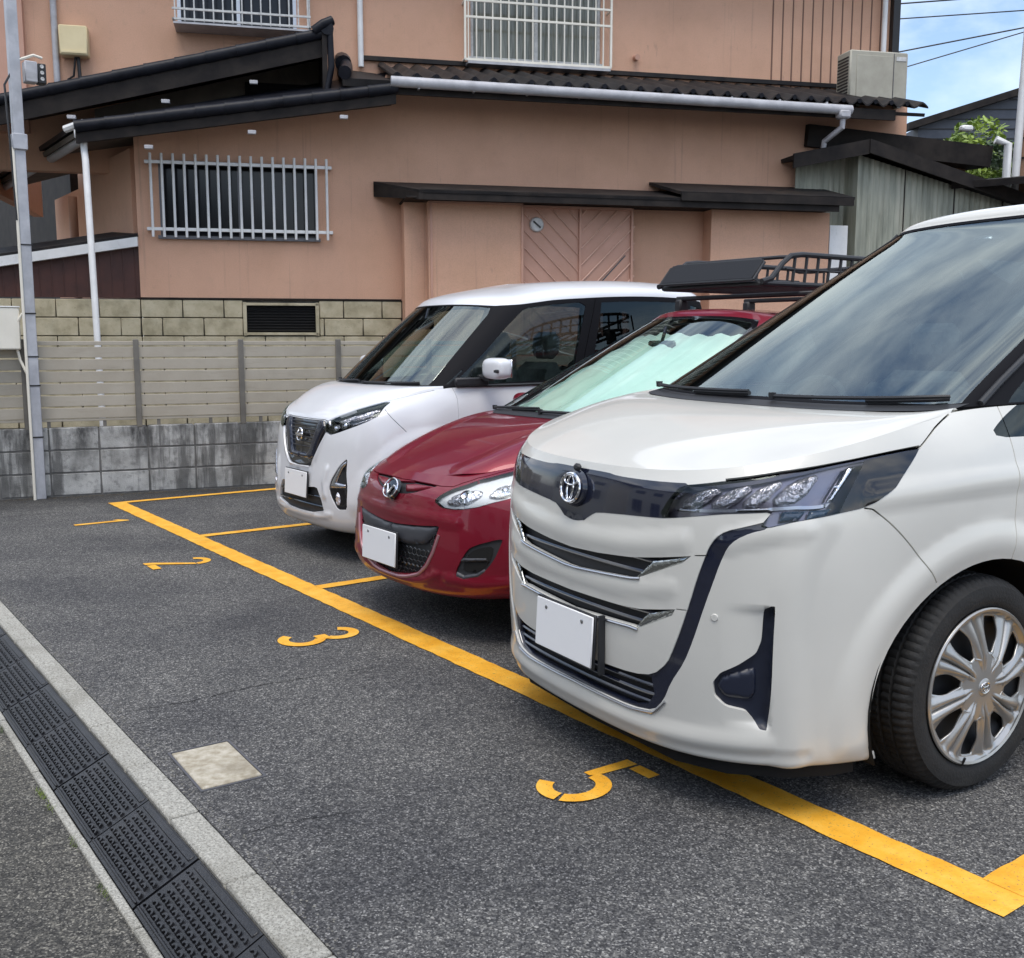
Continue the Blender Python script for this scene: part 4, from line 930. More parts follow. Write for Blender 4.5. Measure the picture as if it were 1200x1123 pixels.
def kei():
    X = [0., .20, .365, .50, .615, .688, .717, .732, .735, .736, .736, .736, .73, .66, .40, 0.]
    Y = [0., .006, .022, .06, .13, .24, .38, .55, .72, 1.0, 1.5, 2.2, 2.9, 3.26, 3.38, 3.395]
    def row(dx, dy, z):
        L = lambda q: q if isinstance(q, list) else [q]*16
        return [(max(0, x-a*min(1, x/.55)), y+(b if y < 2 else -b), q) for x, y, a, b, q in zip(X, Y, L(dx), L(dy), L(z))]
    rows = [
      row(.05, .08, [.19]*8+[.20]*8),
      row(.015, .03, [.215]*8+[.22]*8),
      row(.0, .0, .29),
      row(.0, -.005, .42),
      row(.0, .004, .55),
      row(.0, .018, .67),
      row([0]*5+[.005, .005, 0]+[0]*8, [.03]*7+[0]*9, [.77, .77, .77, .775, .78, .79, .80, .82]+[.82]*8),
      row([0]*4+[.01, .02, .02, .015]+[.01]*8, [.045, .045, .05, .055, .05, .04, .03, .01]+[0]*8, [.85, .85, .855, .865, .875, .89, .905, .92]+[.93]*8),
      row([0]*3+[.01, .025, .04, .045, .045]+[.03]*8, [.065, .066, .07, .08, .08, .07, .05, .03]+[0]*8, [.91, .91, .918, .93, .95, .97, .99, 1.01]+[1.02]*8),
      rowz([0, .20, .35, .455, .525, .575, .61, .635, .66, .68, .69, .692, .685, .62, .36, 0.], [.11, .115, .15, .215, .31, .41, .51, .61, .71, .95, 1.5, 2.2, 2.9, 3.24, 3.35, 3.365], [.955, .957, .966, .985, 1.01, 1.035, 1.055, 1.075, 1.088, 1.10]+[1.10]*6),
    ]
    low = Surf(rows, (1., .6))
    edge = rows[-1][:9]
    cowl = [(0, .45, 1.105), (.18, .46, 1.105), (.31, .49, 1.105), (.41, .515, 1.104), (.49, .55, 1.103), (.55, .59, 1.102), (.585, .63, 1.10), (.615, .67, 1.098), (.642, .715, 1.096)]
    B = []
    for v, h in ((0, 0), (.08, .16), (.22, .38), (.45, .66), (.7, .86), (.9, .97), (1, 1)):
        B.append([(e[0]+(c[0]-e[0])*v, e[1]+(c[1]-e[1])*v, e[2]+(c[2]-e[2])*h+.012*np.sin(np.pi*v)) for e, c in zip(edge, cowl)])
    bon = Surf(B, (1., .5))
    b0 = [(0, .47, 1.10), (.22, .48, 1.10), (.42, .52, 1.10), (.57, .62, 1.10), (.655, .74, 1.10), (.69, .95, 1.10), (.692, 1.5, 1.10), (.692, 2.2, 1.11), (.685, 2.9, 1.12), (.61, 3.22, 1.12), (.38, 3.33, 1.12), (0, 3.345, 1.12)]
    e0 = [(0, 1.10, 1.645), (.20, 1.11, 1.645), (.37, 1.15, 1.64), (.49, 1.23, 1.635), (.56, 1.35, 1.64), (.59, 1.55, 1.665), (.605, 1.85, 1.70), (.61, 2.4, 1.73), (.60, 2.9, 1.725), (.53, 3.14, 1.70), (.34, 3.2, 1.69), (0, 3.21, 1.69)]
    def mix(v, bx=0., bz=0.):
        return [(a[0]+(b[0]-a[0])*v+bx*min(1, a[0]/.5), a[1]+(b[1]-a[1])*v-(bz if a[1] < .76 else 0), a[2]+(b[2]-a[2])*v) for a, b in zip(b0, e0)]
    ins = inset((1.7, 2.9), ([1.1, 1.7, 2.3, 2.9, 3.25], [1.70, 1.80, 1.84, 1.835, 1.79]))
    G = [b0, mix(.06, .001, .003), mix(.3, .006, .012), mix(.6, .008, .015), mix(.88, .005, .008), e0, ins(e0, .94, .035), ins(e0, .8, .065), ins(e0, .5, .105), ins(e0, .0, .12)]
    gh = Surf(G, (1., .6)); gh.cap = True
    return dict(low=low, bon=bon, gh=gh)
#CARS-END
# ================================================================== CAR TOOLS
def paint(name, col, flake=0., rough=.32, cw=.75):
    m = M_(name, col, rough, 0.0); t, b = nodes(m)
    b.inputs['Coat Weight'].default_value = cw; b.inputs['Coat IOR'].default_value = 1.42; b.inputs['Coat Roughness'].default_value = .04; b.inputs['Metallic'].default_value = flake; b.inputs['Specular IOR Level'].default_value = .35
    tc = N(t, 'ShaderNodeTexCoord'); n = N(t, 'ShaderNodeTexNoise', Scale=2.2, Detail=6.); r = N(t, 'ShaderNodeValToRGB')
    e = r.color_ramp.elements; e[0].position = .3; e[1].position = .7; e[0].color = (*[c*.93 for c in col], 1); e[1].color = (*[min(1, c*1.05) for c in col], 1)
    t.links.new(tc.outputs['Object'], n.inputs['Vector']); t.links.new(n.outputs['Fac'], r.inputs[0]); t.links.new(r.outputs[0], b.inputs['Base Color'])
    return m
MT['pearl'] = paint('pearl_white_paint', (.655, .645, .595), .04, .36, .7)
MT['white'] = paint('cool_white_paint', (.72, .73, .75), .03)
MT['red'] = paint('dark_red_paint', (.205, .004, .019), .28, .36)
MT['gloss'] = M_('gloss_black', (.008, .008, .010), .08, 0, Coat_Weight=.5)
MT['semi'] = M_('satin_black', (.009, .009, .011), .6, 0, Specular_IOR_Level=.08)
MT['bluegloss'] = M_('blue_black_gloss', (.012, .015, .030), .10, 0, Coat_Weight=.6)
MT['bluematte'] = M_('blue_black_plastic', (.012, .016, .032), .35)
MT['matte'] = M_('matte_black_plastic', (.020, .021, .024), .55)
MT['chrome'] = M_('chrome', (.80, .80, .82), .08, 1.)
MT['darkchrome'] = M_('dark_chrome', (.42, .44, .44), .12, 1.)
MT['satin'] = M_('satin_metal', (.50, .50, .52), .25, 1.)
MT['hubcap'] = noisy('hubcap_silver', [(.36, .355, .34), (.46, .455, .44)], 5., .33, .02, 60., metal=.75)
MT['tyre'] = noisy('tyre_rubber', [(.008, .008, .008), (.016, .016, .016)], 9., .75, .25, 120., spots=[dict(scale=4., pos=(.5, .75), col=(.05, .046, .04), amt=.5)])
MT['amber'] = M_('amber_lens', (.5, .16, .02), .15)
MT['bluelens'] = M_('blue_tinted_lens', (.03, .075, .14), .08, 0, Coat_Weight=1.)
MT['lampgrey'] = M_('lamp_housing', (.30, .28, .33), .22, .6)
MT['lampsilver'] = noisy('lamp_reflector', [(.70, .68, .72), (.95, .93, .96)], 60., .16, 1., 38., metal=.75, bdist=.02)
MT['platewhite'] = M_('plate_white', (.88, .88, .88), .5)
MT['interior'] = M_('interior_trim', (.09, .095, .10), .8)
MT['seat'] = noisy('seat_cloth', [(.12, .12, .125), (.20, .20, .205)], 20., .9, .2, 200.)
MT['shade'] = noisy('foil_sunshade', [(.84, .90, .88), (.98, .99, .98)], 3., .42, .4, 9., metal=.0, stretch=(1, .5, 1), bdist=.03)
def glass(name, tint, gl=1.45, rough=0.0):
    m = bpy.data.materials.new(name); m.use_nodes = True; t = m.node_tree; t.nodes.clear()
    o = N(t, 'ShaderNodeOutputMaterial'); tr = N(t, 'ShaderNodeBsdfTransparent'); tr.inputs[0].default_value = (*tint, 1)
    g = N(t, 'ShaderNodeBsdfGlossy'); g.inputs['Roughness'].default_value = rough; g.inputs[0].default_value = (.90, 1, .97, 1)
    f = N(t, 'ShaderNodeFresnel'); f.inputs[0].default_value = gl; mx = N(t, 'ShaderNodeMixShader')
    t.links.new(f.outputs[0], mx.inputs[0]); t.links.new(tr.outputs[0], mx.inputs[1]); t.links.new(g.outputs[0], mx.inputs[2]); t.links.new(mx.outputs[0], o.inputs[0])
    return m
MT['screen'] = glass('windscreen_glass', (.76, .90, .88), 2.6)
MT['screen2'] = glass('clear_windscreen_glass', (.80, .94, .90), 2.2)
MT['screen3'] = glass('grey_windscreen_glass', (.40, .48, .45), 2.4)
MT['tinted'] = glass('tinted_glass', (.20, .22, .23), 1.5)
MT['side'] = glass('door_glass', (.66, .76, .70), 1.5)
MT['lens'] = glass('lamp_lens', (.93, .94, .96), 1.45)

def inpoly(px, py, poly):
    ins = np.zeros(px.shape, bool); j = len(poly)-1
    for i in range(len(poly)):
        xi, yi = poly[i]; xj, yj = poly[j]
        if yi != yj:
            c = ((yi > py) != (yj > py)) & (px < (xj-xi)*(py-yi)/(yj-yi)+xi); ins ^= c
        j = i
    return ins
def chaikin(p, k=2, closed=True, q=.22):
    for _ in range(k):
        r = []; n = len(p)
        for i in range(n if closed else n-1):
            a, b = p[i], p[(i+1) % n]
            r += [(a[0]*(1-q)+b[0]*q, a[1]*(1-q)+b[1]*q), (a[0]*q+b[0]*(1-q), a[1]*q+b[1]*(1-q))]
        if not closed: r = [p[0]]+r[1:-1]+[p[-1]]
        p = r
    return p
def strip(line, w, sf):
    """thin band of metric width w round a polyline in (s,t)"""
    L_, R_ = [], []
    n = len(line)
    for i, (s, t) in enumerate(line):
        e = .004; p = sf.base(np.array([s-e, s+e, s, s]), np.array([t, t, t-e, t+e])); a = np.linalg.norm(p[1]-p[0])/(2*e); b = np.linalg.norm(p[3]-p[2])/(2*e)
        d = np.array(line[min(i+1, n-1)])-np.array(line[max(i-1, 0)]); d = d*[a, b]; d /= np.linalg.norm(d); nn = np.array([-d[1], d[0]])*w/2
        L_.append((s+nn[0]/a, t+nn[1]/b)); R_.append((s-nn[0]/a, t-nn[1]/b))
    return L_+R_[::-1]
def mesh_from(name, V, F, NL, m, parent):
    me = bpy.data.meshes.new(name); me.from_pydata(V.tolist(), [], F); me.materials.append(m)
    me.polygons.foreach_set('use_smooth', [True]*len(F)); me.update()
    me.normals_split_custom_set(NL)
    return link(name, me, parent)
def cdt(points, loops, eps=1e-6):
    vs = [Vector(p) for p in points]; es = []
    for lp in loops:
        k = len(vs); vs += [Vector(p) for p in lp]; n = len(lp); es += [(k+i, k+(i+1) % n) for i in range(n)]
    r = delaunay_2d_cdt(vs, es, [], 0, eps)
    return np.array([tuple(v) for v in r[0]]), np.array([tuple(f) for f in r[2] if len(f) == 3], int)
def dens(poly, seg):
    o = []
    for i in range(len(poly)):
        a = np.array(poly[i]); b = np.array(poly[(i+1) % len(poly)]); k = max(1, int(np.ceil(np.linalg.norm(b-a)/seg)))
        o += [tuple(a+(b-a)*j/k) for j in range(k)]
    return o
def panels(sf, root, regions, base, L1, L2, h=.02, seg=.012, holes=(), liner=None, depth=.018, off0=0., tmax=1., mir=True):
    """cut a body surface into its panels.  regions = [(name, polygon, material, offset, depth, parent)]; later ones win"""
    sc_ = np.array([L1, L2])
    polys = [np.array([(max(0., s), min(max(t, 0.), 1.)) for s, t in r[1]])*sc_ for r in regions]
    loops = [dens([tuple(p) for p in P], seg) for P in polys]
    dom = dens([(0, 0), (L1, 0), (L1, L2), (0, L2)], h)
    gx = np.linspace(0, L1, int(L1/h)+1)[1:-1]; gy = np.linspace(0, L2, int(L2/h)+1)[1:-1]
    GX, GY = np.meshgrid(gx, gy, indexing='ij'); GX = GX+ (np.arange(len(gy)) % 2)[None, :]*(h/2); G = np.stack([GX.ravel(), GY.ravel()], -1); G = G[G[:, 0] < L1-h*.3]
    if loops:
        A_ = np.array([p for l in loops for p in l]); keep = np.ones(len(G), bool)
        for c in range(0, len(G), 4000):
            d = np.min(((G[c:c+4000, None, :]-A_[None])**2).sum(-1), 1); keep[c:c+4000] = d > (h*.42)**2
        G = G[keep]
    P, T = cdt([tuple(p) for p in G], [dom]+loops)
    cen = P[T].mean(1); rid = np.zeros(len(T), int)
    for i, pl in enumerate(polys): rid[inpoly(cen[:, 0], cen[:, 1], [tuple(p) for p in pl])] = i+1
    s = np.clip(P[:, 0]/L1, 0, 1); t = np.clip(P[:, 1]/L2, 0, 1)
    pos = sf.ev(s, t); nr = sf.nrm(s, t); z0 = P[:, 0] < 1e-7
    pos[z0, 0] = 0; nr[z0, 0] = 0; nr /= np.linalg.norm(nr, axis=1, keepdims=True)
    # orientation: outward normal
    made = []
    groups = {}
    for i, spec in enumerate([base]+[(r[0], r[2], r[3], r[4], r[5] if len(r) > 5 else None) for r in regions]):
        name, m, off, dp = spec[:4]; par = spec[4] if len(spec) > 4 else None
        if m is None: continue
        key = (name, m.name, off, par)
        groups.setdefault(key, dict(ids=[], m=m, off=off, dp=dp, par=par, name=name))['ids'].append(i)
    for key, g in groups.items():
        tri = T[np.isin(rid, g['ids'])]
        if len(tri) == 0: continue
        a = pos[tri[:, 1]]-pos[tri[:, 0]]; b = pos[tri[:, 2]]-pos[tri[:, 0]]
        fl = (np.cross(a, b)*nr[tri[:, 0]]).sum(1) < 0; tri = tri.copy(); tri[fl] = tri[fl][:, ::-1]
        touch = z0[np.unique(tri)].any()
        V = pos+nr*g['off']; used = np.unique(tri); mp_ = -np.ones(len(P), int); mp_[used] = np.arange(len(used))
        F = [tuple(mp_[f]) for f in tri]; VV = V[used]; NN = nr[used]; NL = [tuple(NN[i]) for f in F for i in f]
        # skirts
        ed = {}
        for f in F:
            for q in range(3):
                e = (f[q], f[(q+1) % 3]); ed[e] = 1
        bd = [e for e in ed if (e[1], e[0]) not in ed and not (z0[used[e[0]]] and z0[used[e[1]]])]
        VL = [tuple(v) for v in VV]
        if g['dp'] > 0:
            low_ = {}
            def lo(i):
                if i not in low_: low_[i] = len(VL); VL.append(tuple(VV[i]-NN[i]*g['dp']))
                return low_[i]
            for (i, j) in bd:
                k, l = lo(j), lo(i); wn_ = np.cross(VV[j]-VV[i], NN[i]); wn_ /= max(1e-9, np.linalg.norm(wn_))
                hn = wn_+NN[i]*.5; hn /= np.linalg.norm(hn)
                F.append((j, i, l, k)); NL += [tuple(hn), tuple(hn), tuple(wn_), tuple(wn_)]
        VA = np.array(VL)
        def mirror(VA, F, NL):
            VM = VA*[-1, 1, 1]; FM = [tuple(f[::-1]) for f in F]; NM = []; c = 0
            for f in F: k = len(f); NM += [(-n[0], n[1], n[2]) for n in NL[c:c+k][::-1]]; c += k
            return VM, FM, NM
        par = g['par']; par = root if par is None else (par if not isinstance(par, str) else None)
        if touch:
            VM, FM, NM = mirror(VA, F, NL); n0 = len(VA)
            made.append(mesh_from(g['name'], np.concatenate([VA, VM]), F+[tuple(i+n0 for i in f) for f in FM], NL+NM, g['m'], par or root))
        else:
            made.append(mesh_from(g['name'], VA, F, NL, g['m'], par or root))
            VM, FM, NM = mirror(VA, F, NL); made.append(mesh_from(g['name'], VM, FM, NM, g['m'], par or root))
    if liner:
        m, off, excl = liner
        tri = T[~np.isin(rid, [i+1 for i, r in enumerate(regions) if r[0] in excl])]
        V = pos-nr*off; used = np.unique(tri); mp_ = -np.ones(len(P), int); mp_[used] = np.arange(len(used)); F = [tuple(mp_[f]) for f in tri]
        VV = V[used]; NN = nr[used]; n0 = len(VV)
        made.append(mesh_from('inner_lining', np.concatenate([VV, VV*[-1, 1, 1]]), F+[tuple(i+n0 for i in f)[::-1] for f in F], [tuple(NN[i]) for f in F for i in f]+[(-NN[i][0], NN[i][1], NN[i][2]) for f in F for i in f[::-1]], m, root))
    return made
def patch(name, sf, poly, m, root, off=.0, h=.008, pillow=0., pw=.02, skirt=.01, both=True, L1=2.6, L2=.95, tilt=None, center=False):
    """a piece lying on (or floating off) the body, optionally domed; returns the object(s)"""
    sc_ = np.array([L1, L2]); pl = [tuple(np.array((max(0, s) if not center else s, t))*sc_) for s, t in poly]; lp = dens(pl, h)
    A_ = np.array(lp); mn, mx = A_.min(0), A_.max(0)
    GX, GY = np.meshgrid(np.arange(mn[0]+h/2, mx[0], h), np.arange(mn[1]+h/2, mx[1], h), indexing='ij'); G = np.stack([GX.ravel(), GY.ravel()], -1)
    if len(G):
        G = G[inpoly(G[:, 0], G[:, 1], pl)]
        if len(G): G = G[np.array([((A_-g)**2).sum(1).min() for g in G]) > (h*.45)**2]
    P, T = cdt([tuple(p) for p in G], [lp], 1e-7); cen = P[T].mean(1); T = T[inpoly(cen[:, 0], cen[:, 1], pl)]
    s, t = P[:, 0]/L1, P[:, 1]/L2; pos = sf.ev(s, t); nr = sf.nrm(s, t)
    o = np.full(len(P), float(off))
    if pillow:
        dmin = np.array([np.sqrt(((A_-g)**2).sum(1).min()) for g in P]); r = np.clip(dmin/pw, 0, 1); o += pillow*np.sqrt(1-(1-r)**2)
    if tilt is not None: o += tilt[0]*(s-s.mean())*L1+tilt[1]*(t-t.mean())*L2
    V = pos+nr*o[:, None]
    a = V[T[:, 1]]-V[T[:, 0]]; b = V[T[:, 2]]-V[T[:, 0]]; fn = np.cross(a, b); fl = (fn*nr[T[:, 0]]).sum(1) < 0; T[fl] = T[fl][:, ::-1]; fn[fl] *= -1
    vn = np.zeros_like(V)
    for q in range(3): np.add.at(vn, T[:, q], fn)
    L_ = np.linalg.norm(vn, axis=1, keepdims=True); vn = np.where(L_ > 1e-12, vn/np.maximum(L_, 1e-12), nr)
    F = [tuple(f) for f in T]; NL = [tuple(vn[i]) for f in F for i in f]; ed = {(f[q], f[(q+1) % 3]) for f in F for q in range(3)}
    VL = [tuple(v) for v in V]; lw = {}
    for (i, j) in [e for e in ed if (e[1], e[0]) not in ed]:
        for q in (i, j):
            if q not in lw: lw[q] = len(VL); VL.append(tuple(V[q]-nr[q]*skirt))
        w_ = np.cross(V[j]-V[i], nr[i]); w_ /= max(1e-9, np.linalg.norm(w_)); F.append((j, i, lw[i], lw[j])); hn = w_+nr[i]*.6; hn /= np.linalg.norm(hn); NL += [tuple(hn)]*2+[tuple(w_)]*2
    VA = np.array(VL); out = [mesh_from(name, VA, F, NL, m, root)]
    if both:
        NM = []; c = 0
        for f in F: k = len(f); NM += [(-n[0], n[1], n[2]) for n in NL[c:c+k][::-1]]; c += k
        out.append(mesh_from(name, VA*[-1, 1, 1], [tuple(f[::-1]) for f in F], NM, m, root))
    return out
def frame(sf, s, t, off=0.):
    """matrix with x to the car's left, z up the surface, -y out of it"""
    p = sf.ev(np.array([s]), np.array([t]))[0]; n = sf.nrm(np.array([s]), np.array([t]))[0]; n = Vector(n); up = (Vector((0, 0, 1))-n*n.z).normalized(); x = up.cross(n).normalized() ; x = -x if x.x < 0 and abs(n.y) > .5 else x
    M = Matrix((x, -n, up)).transposed().to_4x4(); M.translation = Vector(p)+n*off
    return M
def symmetrical(fn):
    for sx in (1, -1): fn(sx)
def bars(name, sf, poly, m, root, n, off, th=.006, both=False, tz=None):
    """horizontal slats across an opening in (s,t)"""
    ts = [p[1] for p in poly]; t0, t1 = min(ts), max(ts); b = MB(); S_ = np.array(poly)
    for k in range(n):
        t = t0+(t1-t0)*(k+1)/(n+1); xs = []
        for i in range(len(poly)):
            (a, c), (d, e) = poly[i], poly[(i+1) % len(poly)]
            if (c-t)*(e-t) < 0: xs.append(a+(d-a)*(t-c)/(e-c))
        if len(xs) < 2: continue
        s0, s1 = max(0, min(xs)), max(xs)
        sv = np.linspace(s0, s1, 14); p = sf.ev(sv, np.full(14, t))+sf.nrm(sv, np.full(14, t))*off
        pts = [tuple(q) for q in p]
        if s0 <= 1e-6: pts = [(-q[0], q[1], q[2]) for q in pts[::-1]][:-1]+pts
        b.tube(pts, th, 6)
        if both: b.tube([(-q[0], q[1], q[2]) for q in pts], th, 6)
    return b.build(name, m, root)
def tyre(root, c, R, w, rim, side, cover, name='wheel'):
    """tyre mesh whose child is the wheel cover; side=+1 faces +x"""
    T_ = Matrix.Translation(c) @ Matrix.Scale(side, 4, (1, 0, 0)); h = w/2
    prof = [(h-.02, rim-.012), (h-.012, rim), (h-.004, rim+.008), (h+.001, rim+.025), (h+.003, rim+(R-rim)*.45), (h-.001, rim+(R-rim)*.72), (h-.010, R-.020), (h-.018, R-.010), (h-.030, R-.004), (h-.05, R-.0005), (h-.056, R-.001), (h-.058, R-.008), (h-.066, R-.008), (h-.068, R-.0005), (0.008, R), (.006, R-.008), (-.006, R-.008), (-.008, R), (-h+.068, R), (-h+.066, R-.008), (-h+.058, R-.008), (-h+.056, R), (-h+.03, R-.004), (-h+.008, R-.02), (-h, rim+.04), (-h+.02, rim-.01)]
    b = MB(); mod = lambda i, k: (-.0055 if (k % 3 == 0 and i in (6, 7, 8, 9, 10)) else (-.0045 if (k % 3 == 1 and i in (13, 14, 17, 18)) else 0))
    b.lathe(prof, 240, T_, mod=mod)
    w_ = b.build(name, MT['tyre'], root)
    b = MB(); b.lathe([(h-.045, .0001), (h-.05, rim*.8), (h-.03, rim*.97), (h-.012, rim+.001)], 48, T_); b.build('wheel_disc', MT['matte'], w_)
    cover(w_, T_, h, rim)
    return w_
def cover_blades(par, T_, h, rim):
    """eight twisted double blades with dark windows between them"""
    nsec = 8; nr_ = 36; na = 40; b = MB(); vs = []; fs = []; sec = 2*math.pi/nsec
    def zf(u, r):                        # u in sector [0,1], the window is centred on .5, the slot between twin blades on 0
        q = r/rim; sm = lambda a, b, x: (lambda y: y*y*(3-2*y))(min(1, max(0, (x-a)/(b-a))))
        dome = .014-.030*q*q+.020*sm(.90, .99, q); d = min(u, 1-u)
        on = sm(.20, .42, q)*(1-sm(.90, .97, q))
        crown = .010*on*math.sin(math.pi*min(1, d/.27))                # each blade is crowned
        slot = -.012*on*sm(.045, .0, d) if d < .045 else 0
        return dome+crown+(-.012*on*(1-sm(0, .045, d)))
    rr = [rim*(.0+1.0*(i/nr_)) for i in range(nr_+1)]
    for i, r in enumerate(rr):
        q = r/rim; wv = .225*math.sin(math.pi*min(1, max(0, (q-.40)/.58)))**.55 if .40 < q < .98 else 0
        tw = .17*max(0, q-.15)
        for k in range(nsec):
            for a in range(na):
                u = a/na; f = (u-.5)
                # keep the window border on grid line |f|=.25
                g = f/.25*wv if abs(f) <= .25 and wv > 0 else (math.copysign(wv+(abs(f)-.25)/.25*(.5-wv), f) if wv > 0 else f)
                th = (k+.5+g)*sec+tw+.1; x = h+zf(g+.5, r)-.004
                vs.append((x, r*math.cos(th), r*math.sin(th)))
    n = nsec*na
    for i in range(nr_):
        q0, q1 = rr[i]/rim, rr[i+1]/rim
        for k in range(nsec):
            for a in range(na):
                fm = (a+.5)/na-.5
                if abs(fm) < .25 and q0 > .42 and q1 < .90: continue
                A = i*n+k*na+a; B_ = i*n+(k*na+a+1) % n; fs.append((A, B_, B_+n, A+n))
    b.add(vs, fs, True, T_)
    o = b.build('wheel_cover', MT['hubcap'], par); so_ = o.modifiers.new('thickness', 'SOLIDIFY'); so_.thickness = .007; so_.offset = -1
    b = MB(); b.lathe([(h+.012, .0001), (h+.012, .026), (h+.008, .031), (h-.0, .034)], 28, T_); b.build('hub_cap', MT['hubcap'], o)
    b = MB(); E_ = lambda a, c, ry, rz: [(h+.0135, ry*math.cos(t)+a, rz*math.sin(t)+c) for t in [2*math.pi*i/28 for i in range(28)]]
    b.tube(E_(0, 0, .022, .017), .0014, 5, closed=True, M=T_); b.tube(E_(0, .002, .0085, .0155), .0013, 5, closed=True, M=T_); b.tube(E_(0, .009, .015, .0065), .0013, 5, closed=True, M=T_); b.build('emblem', MT['chrome'], o)
    MB().lathe([(h-.0, rim+.002), (h+.004, rim-.002), (h+.001, rim-.010)], 64, T_).build('cover_lip', MT['hubcap'], o)
    MB().tube([(h+.01, -rim*.30, -rim*.86), (h-.0, -rim*.30, -rim*.97)], .004, 6, M=T_).build('valve', MT['black'], o)
def cover_plain(par, T_, h, rim):
    b = MB(); n = 10
    b.lathe([(h+.004, .0001), (h+.004, .03), (h-.004, .045)], 30, T_)
    for k in range(n):
        t = 2*math.pi*k/n; c, s = math.cos(t), math.sin(t); b.add([(h+.0, .03*c-.018*s, .03*s+.018*c), (h+.0, .03*c+.018*s, .03*s-.018*c), (h-.004, rim*.95*c+.026*s, rim*.95*s-.026*c), (h-.004, rim*.95*c-.026*s, rim*.95*s+.026*c)], [(0, 1, 2, 3)], True, T_)
    b.lathe([(h-.01, rim*.88), (h-.002, rim*.93), (h-.002, rim), (h-.02, rim+.002)], 48, T_)
    b.build('wheel_cover', MT['satin'], par)
def well(root, hy, hz, a, bz, x0, x1, n=28):
    for sx in (1, -1):
        vs = []
        for i in range(n+1):
            t = math.pi*(-.12+1.24*i/n)
            for x in (x0, x1): vs.append((sx*x, hy+a*math.cos(t), hz+bz*math.sin(t)))
        k = len(vs); fs = [(2*i, 2*i+1, 2*i+3, 2*i+2) for i in range(n)]+[tuple(2*i for i in range(n+1))]
        MB().add(vs, fs).build('wheel_well', MT['dark'], root)
def seats(root, rows, z, mat=None):
    for (x, y) in rows:
        b = MB(); M0 = Matrix.Translation((x, y, z))
        b.box((0, 0, .08), (.48, .50, .16), M0, bev=.05); b.box((0, .30, .40), (.46, .14, .60), M0 @ Matrix.Rotation(rad(-10), 4, 'X'), bev=.06); b.box((0, .38, .80), (.26, .11, .19), M0 @ Matrix.Rotation(rad(-6), 4, 'X'), bev=.045)
        for s in (-1, 1): b.tube([(s*.05, .40, .68), (s*.05, .385, .76)], .008, 6, M=M0)
        for s in (-1, 1): b.box((s*.22, .27, .38), (.07, .18, .5), M0 @ Matrix.Rotation(rad(-10), 4, 'X'), bev=.03)
        b.build('seat', mat or MT['seat'], root, 0)
def steering(root, x, y, z, r=.18):
    M0 = Matrix.Translation((x, y, z)) @ Matrix.Rotation(rad(62), 4, 'X'); b = MB()
    b.tube([(r*math.cos(2*math.pi*k/32), r*math.sin(2*math.pi*k/32), 0) for k in range(32)], .014, 8, closed=True, M=M0); b.box((0, 0, -.01), (.12, .09, .05), M0, bev=.015)
    for a in (0, 180, 270): b.box((r*.55*math.cos(rad(a)), r*.55*math.sin(rad(a)), 0), (r*.9 if a != 270 else .04, .03 if a != 270 else r*.9, .012), M0)
    b.build('steering_wheel', MT['interior'], root)
def mirror_in(root, y, z):
    b = MB(); b.box((0, y, z), (.22, .025, .065), bev=.012); b.tube([(0, y+.0, z+.02), (0, y+.03, z+.11)], .01, 6); b.build('inside_mirror', MT['gloss'], root)
def wiper(root, sf, line, off=.018, blade=.5):
    """arm + blade following (s,t) points on the glass"""
    s, t = np.array([p[0] for p in line]), np.array([p[1] for p in line]); p = sf.ev(s, t)+sf.nrm(s, t)*off
    b = MB(); b.tube([tuple(q) for q in p], .0085, 6, r2=.006)
    k = int(len(p)*blade); u = [tuple(q-sf.nrm(s, t)[i+k]*.010) for i, q in enumerate(p[k:])]; b.tube(u, .009, 6); b.lathe([(-.012, .001), (-.012, .014), (.01, .012), (.012, .001)], 12, Matrix.Translation(tuple(p[0])) @ Matrix.Rotation(rad(90), 4, 'Y'))
    return b.build('wiper', MT['matte'], root)
def lerpline(a, b, n=9): return [(a[0]+(b[0]-a[0])*i/(n-1), a[1]+(b[1]-a[1])*i/(n-1)) for i in range(n)]
def cabin(root, dash, floor_z, x, y0, y1, belt):
    b = MB(); yc = dash
    b.box((0, yc+.22, belt-.10), (2*x, .50, .16), bev=.05); b.box((0, yc+.40, belt-.28), (2*x-.05, .16, .35), bev=.04); b.box((-.36, yc+.36, belt+.0), (.36, .18, .07), bev=.03); b.build('dashboard', MT['interior'], root)
    MB().box((0, (y0+y1)/2, floor_z), (2*x, y1-y0, .04)).build('floor_pan', MT['dark'], root)
def ellipse_pts(rx, rz, n=36, cx=0, cz=0, y=0): return [(cx+rx*math.cos(2*math.pi*k/n), y, cz+rz*math.sin(2*math.pi*k/n)) for k in range(n)]
def plate(root, c, rx=0., w=.33, h=.165):
    M0 = Matrix.Translation(c) @ Matrix.Rotation(rx, 4, 'X'); o = MB().box((0, 0, 0), (w, .006, h), M0, bev=.003).build('number_plate', MT['platewhite'], root)
    MB().box((0, .008, 0), (w+.01, .008, h+.01), M0, bev=.002).build('plate_frame', MT['matte'], root)
    for sx in (-1, 1): MB().lathe([(.0045, .001), (.0045, .006), (.003, .008)], 12, M0 @ Matrix.Translation((sx*.105, 0, h*.34)) @ Matrix.Rotation(rad(-90), 4, 'Z')).build('bolt', MT['satin'], o)
    return o
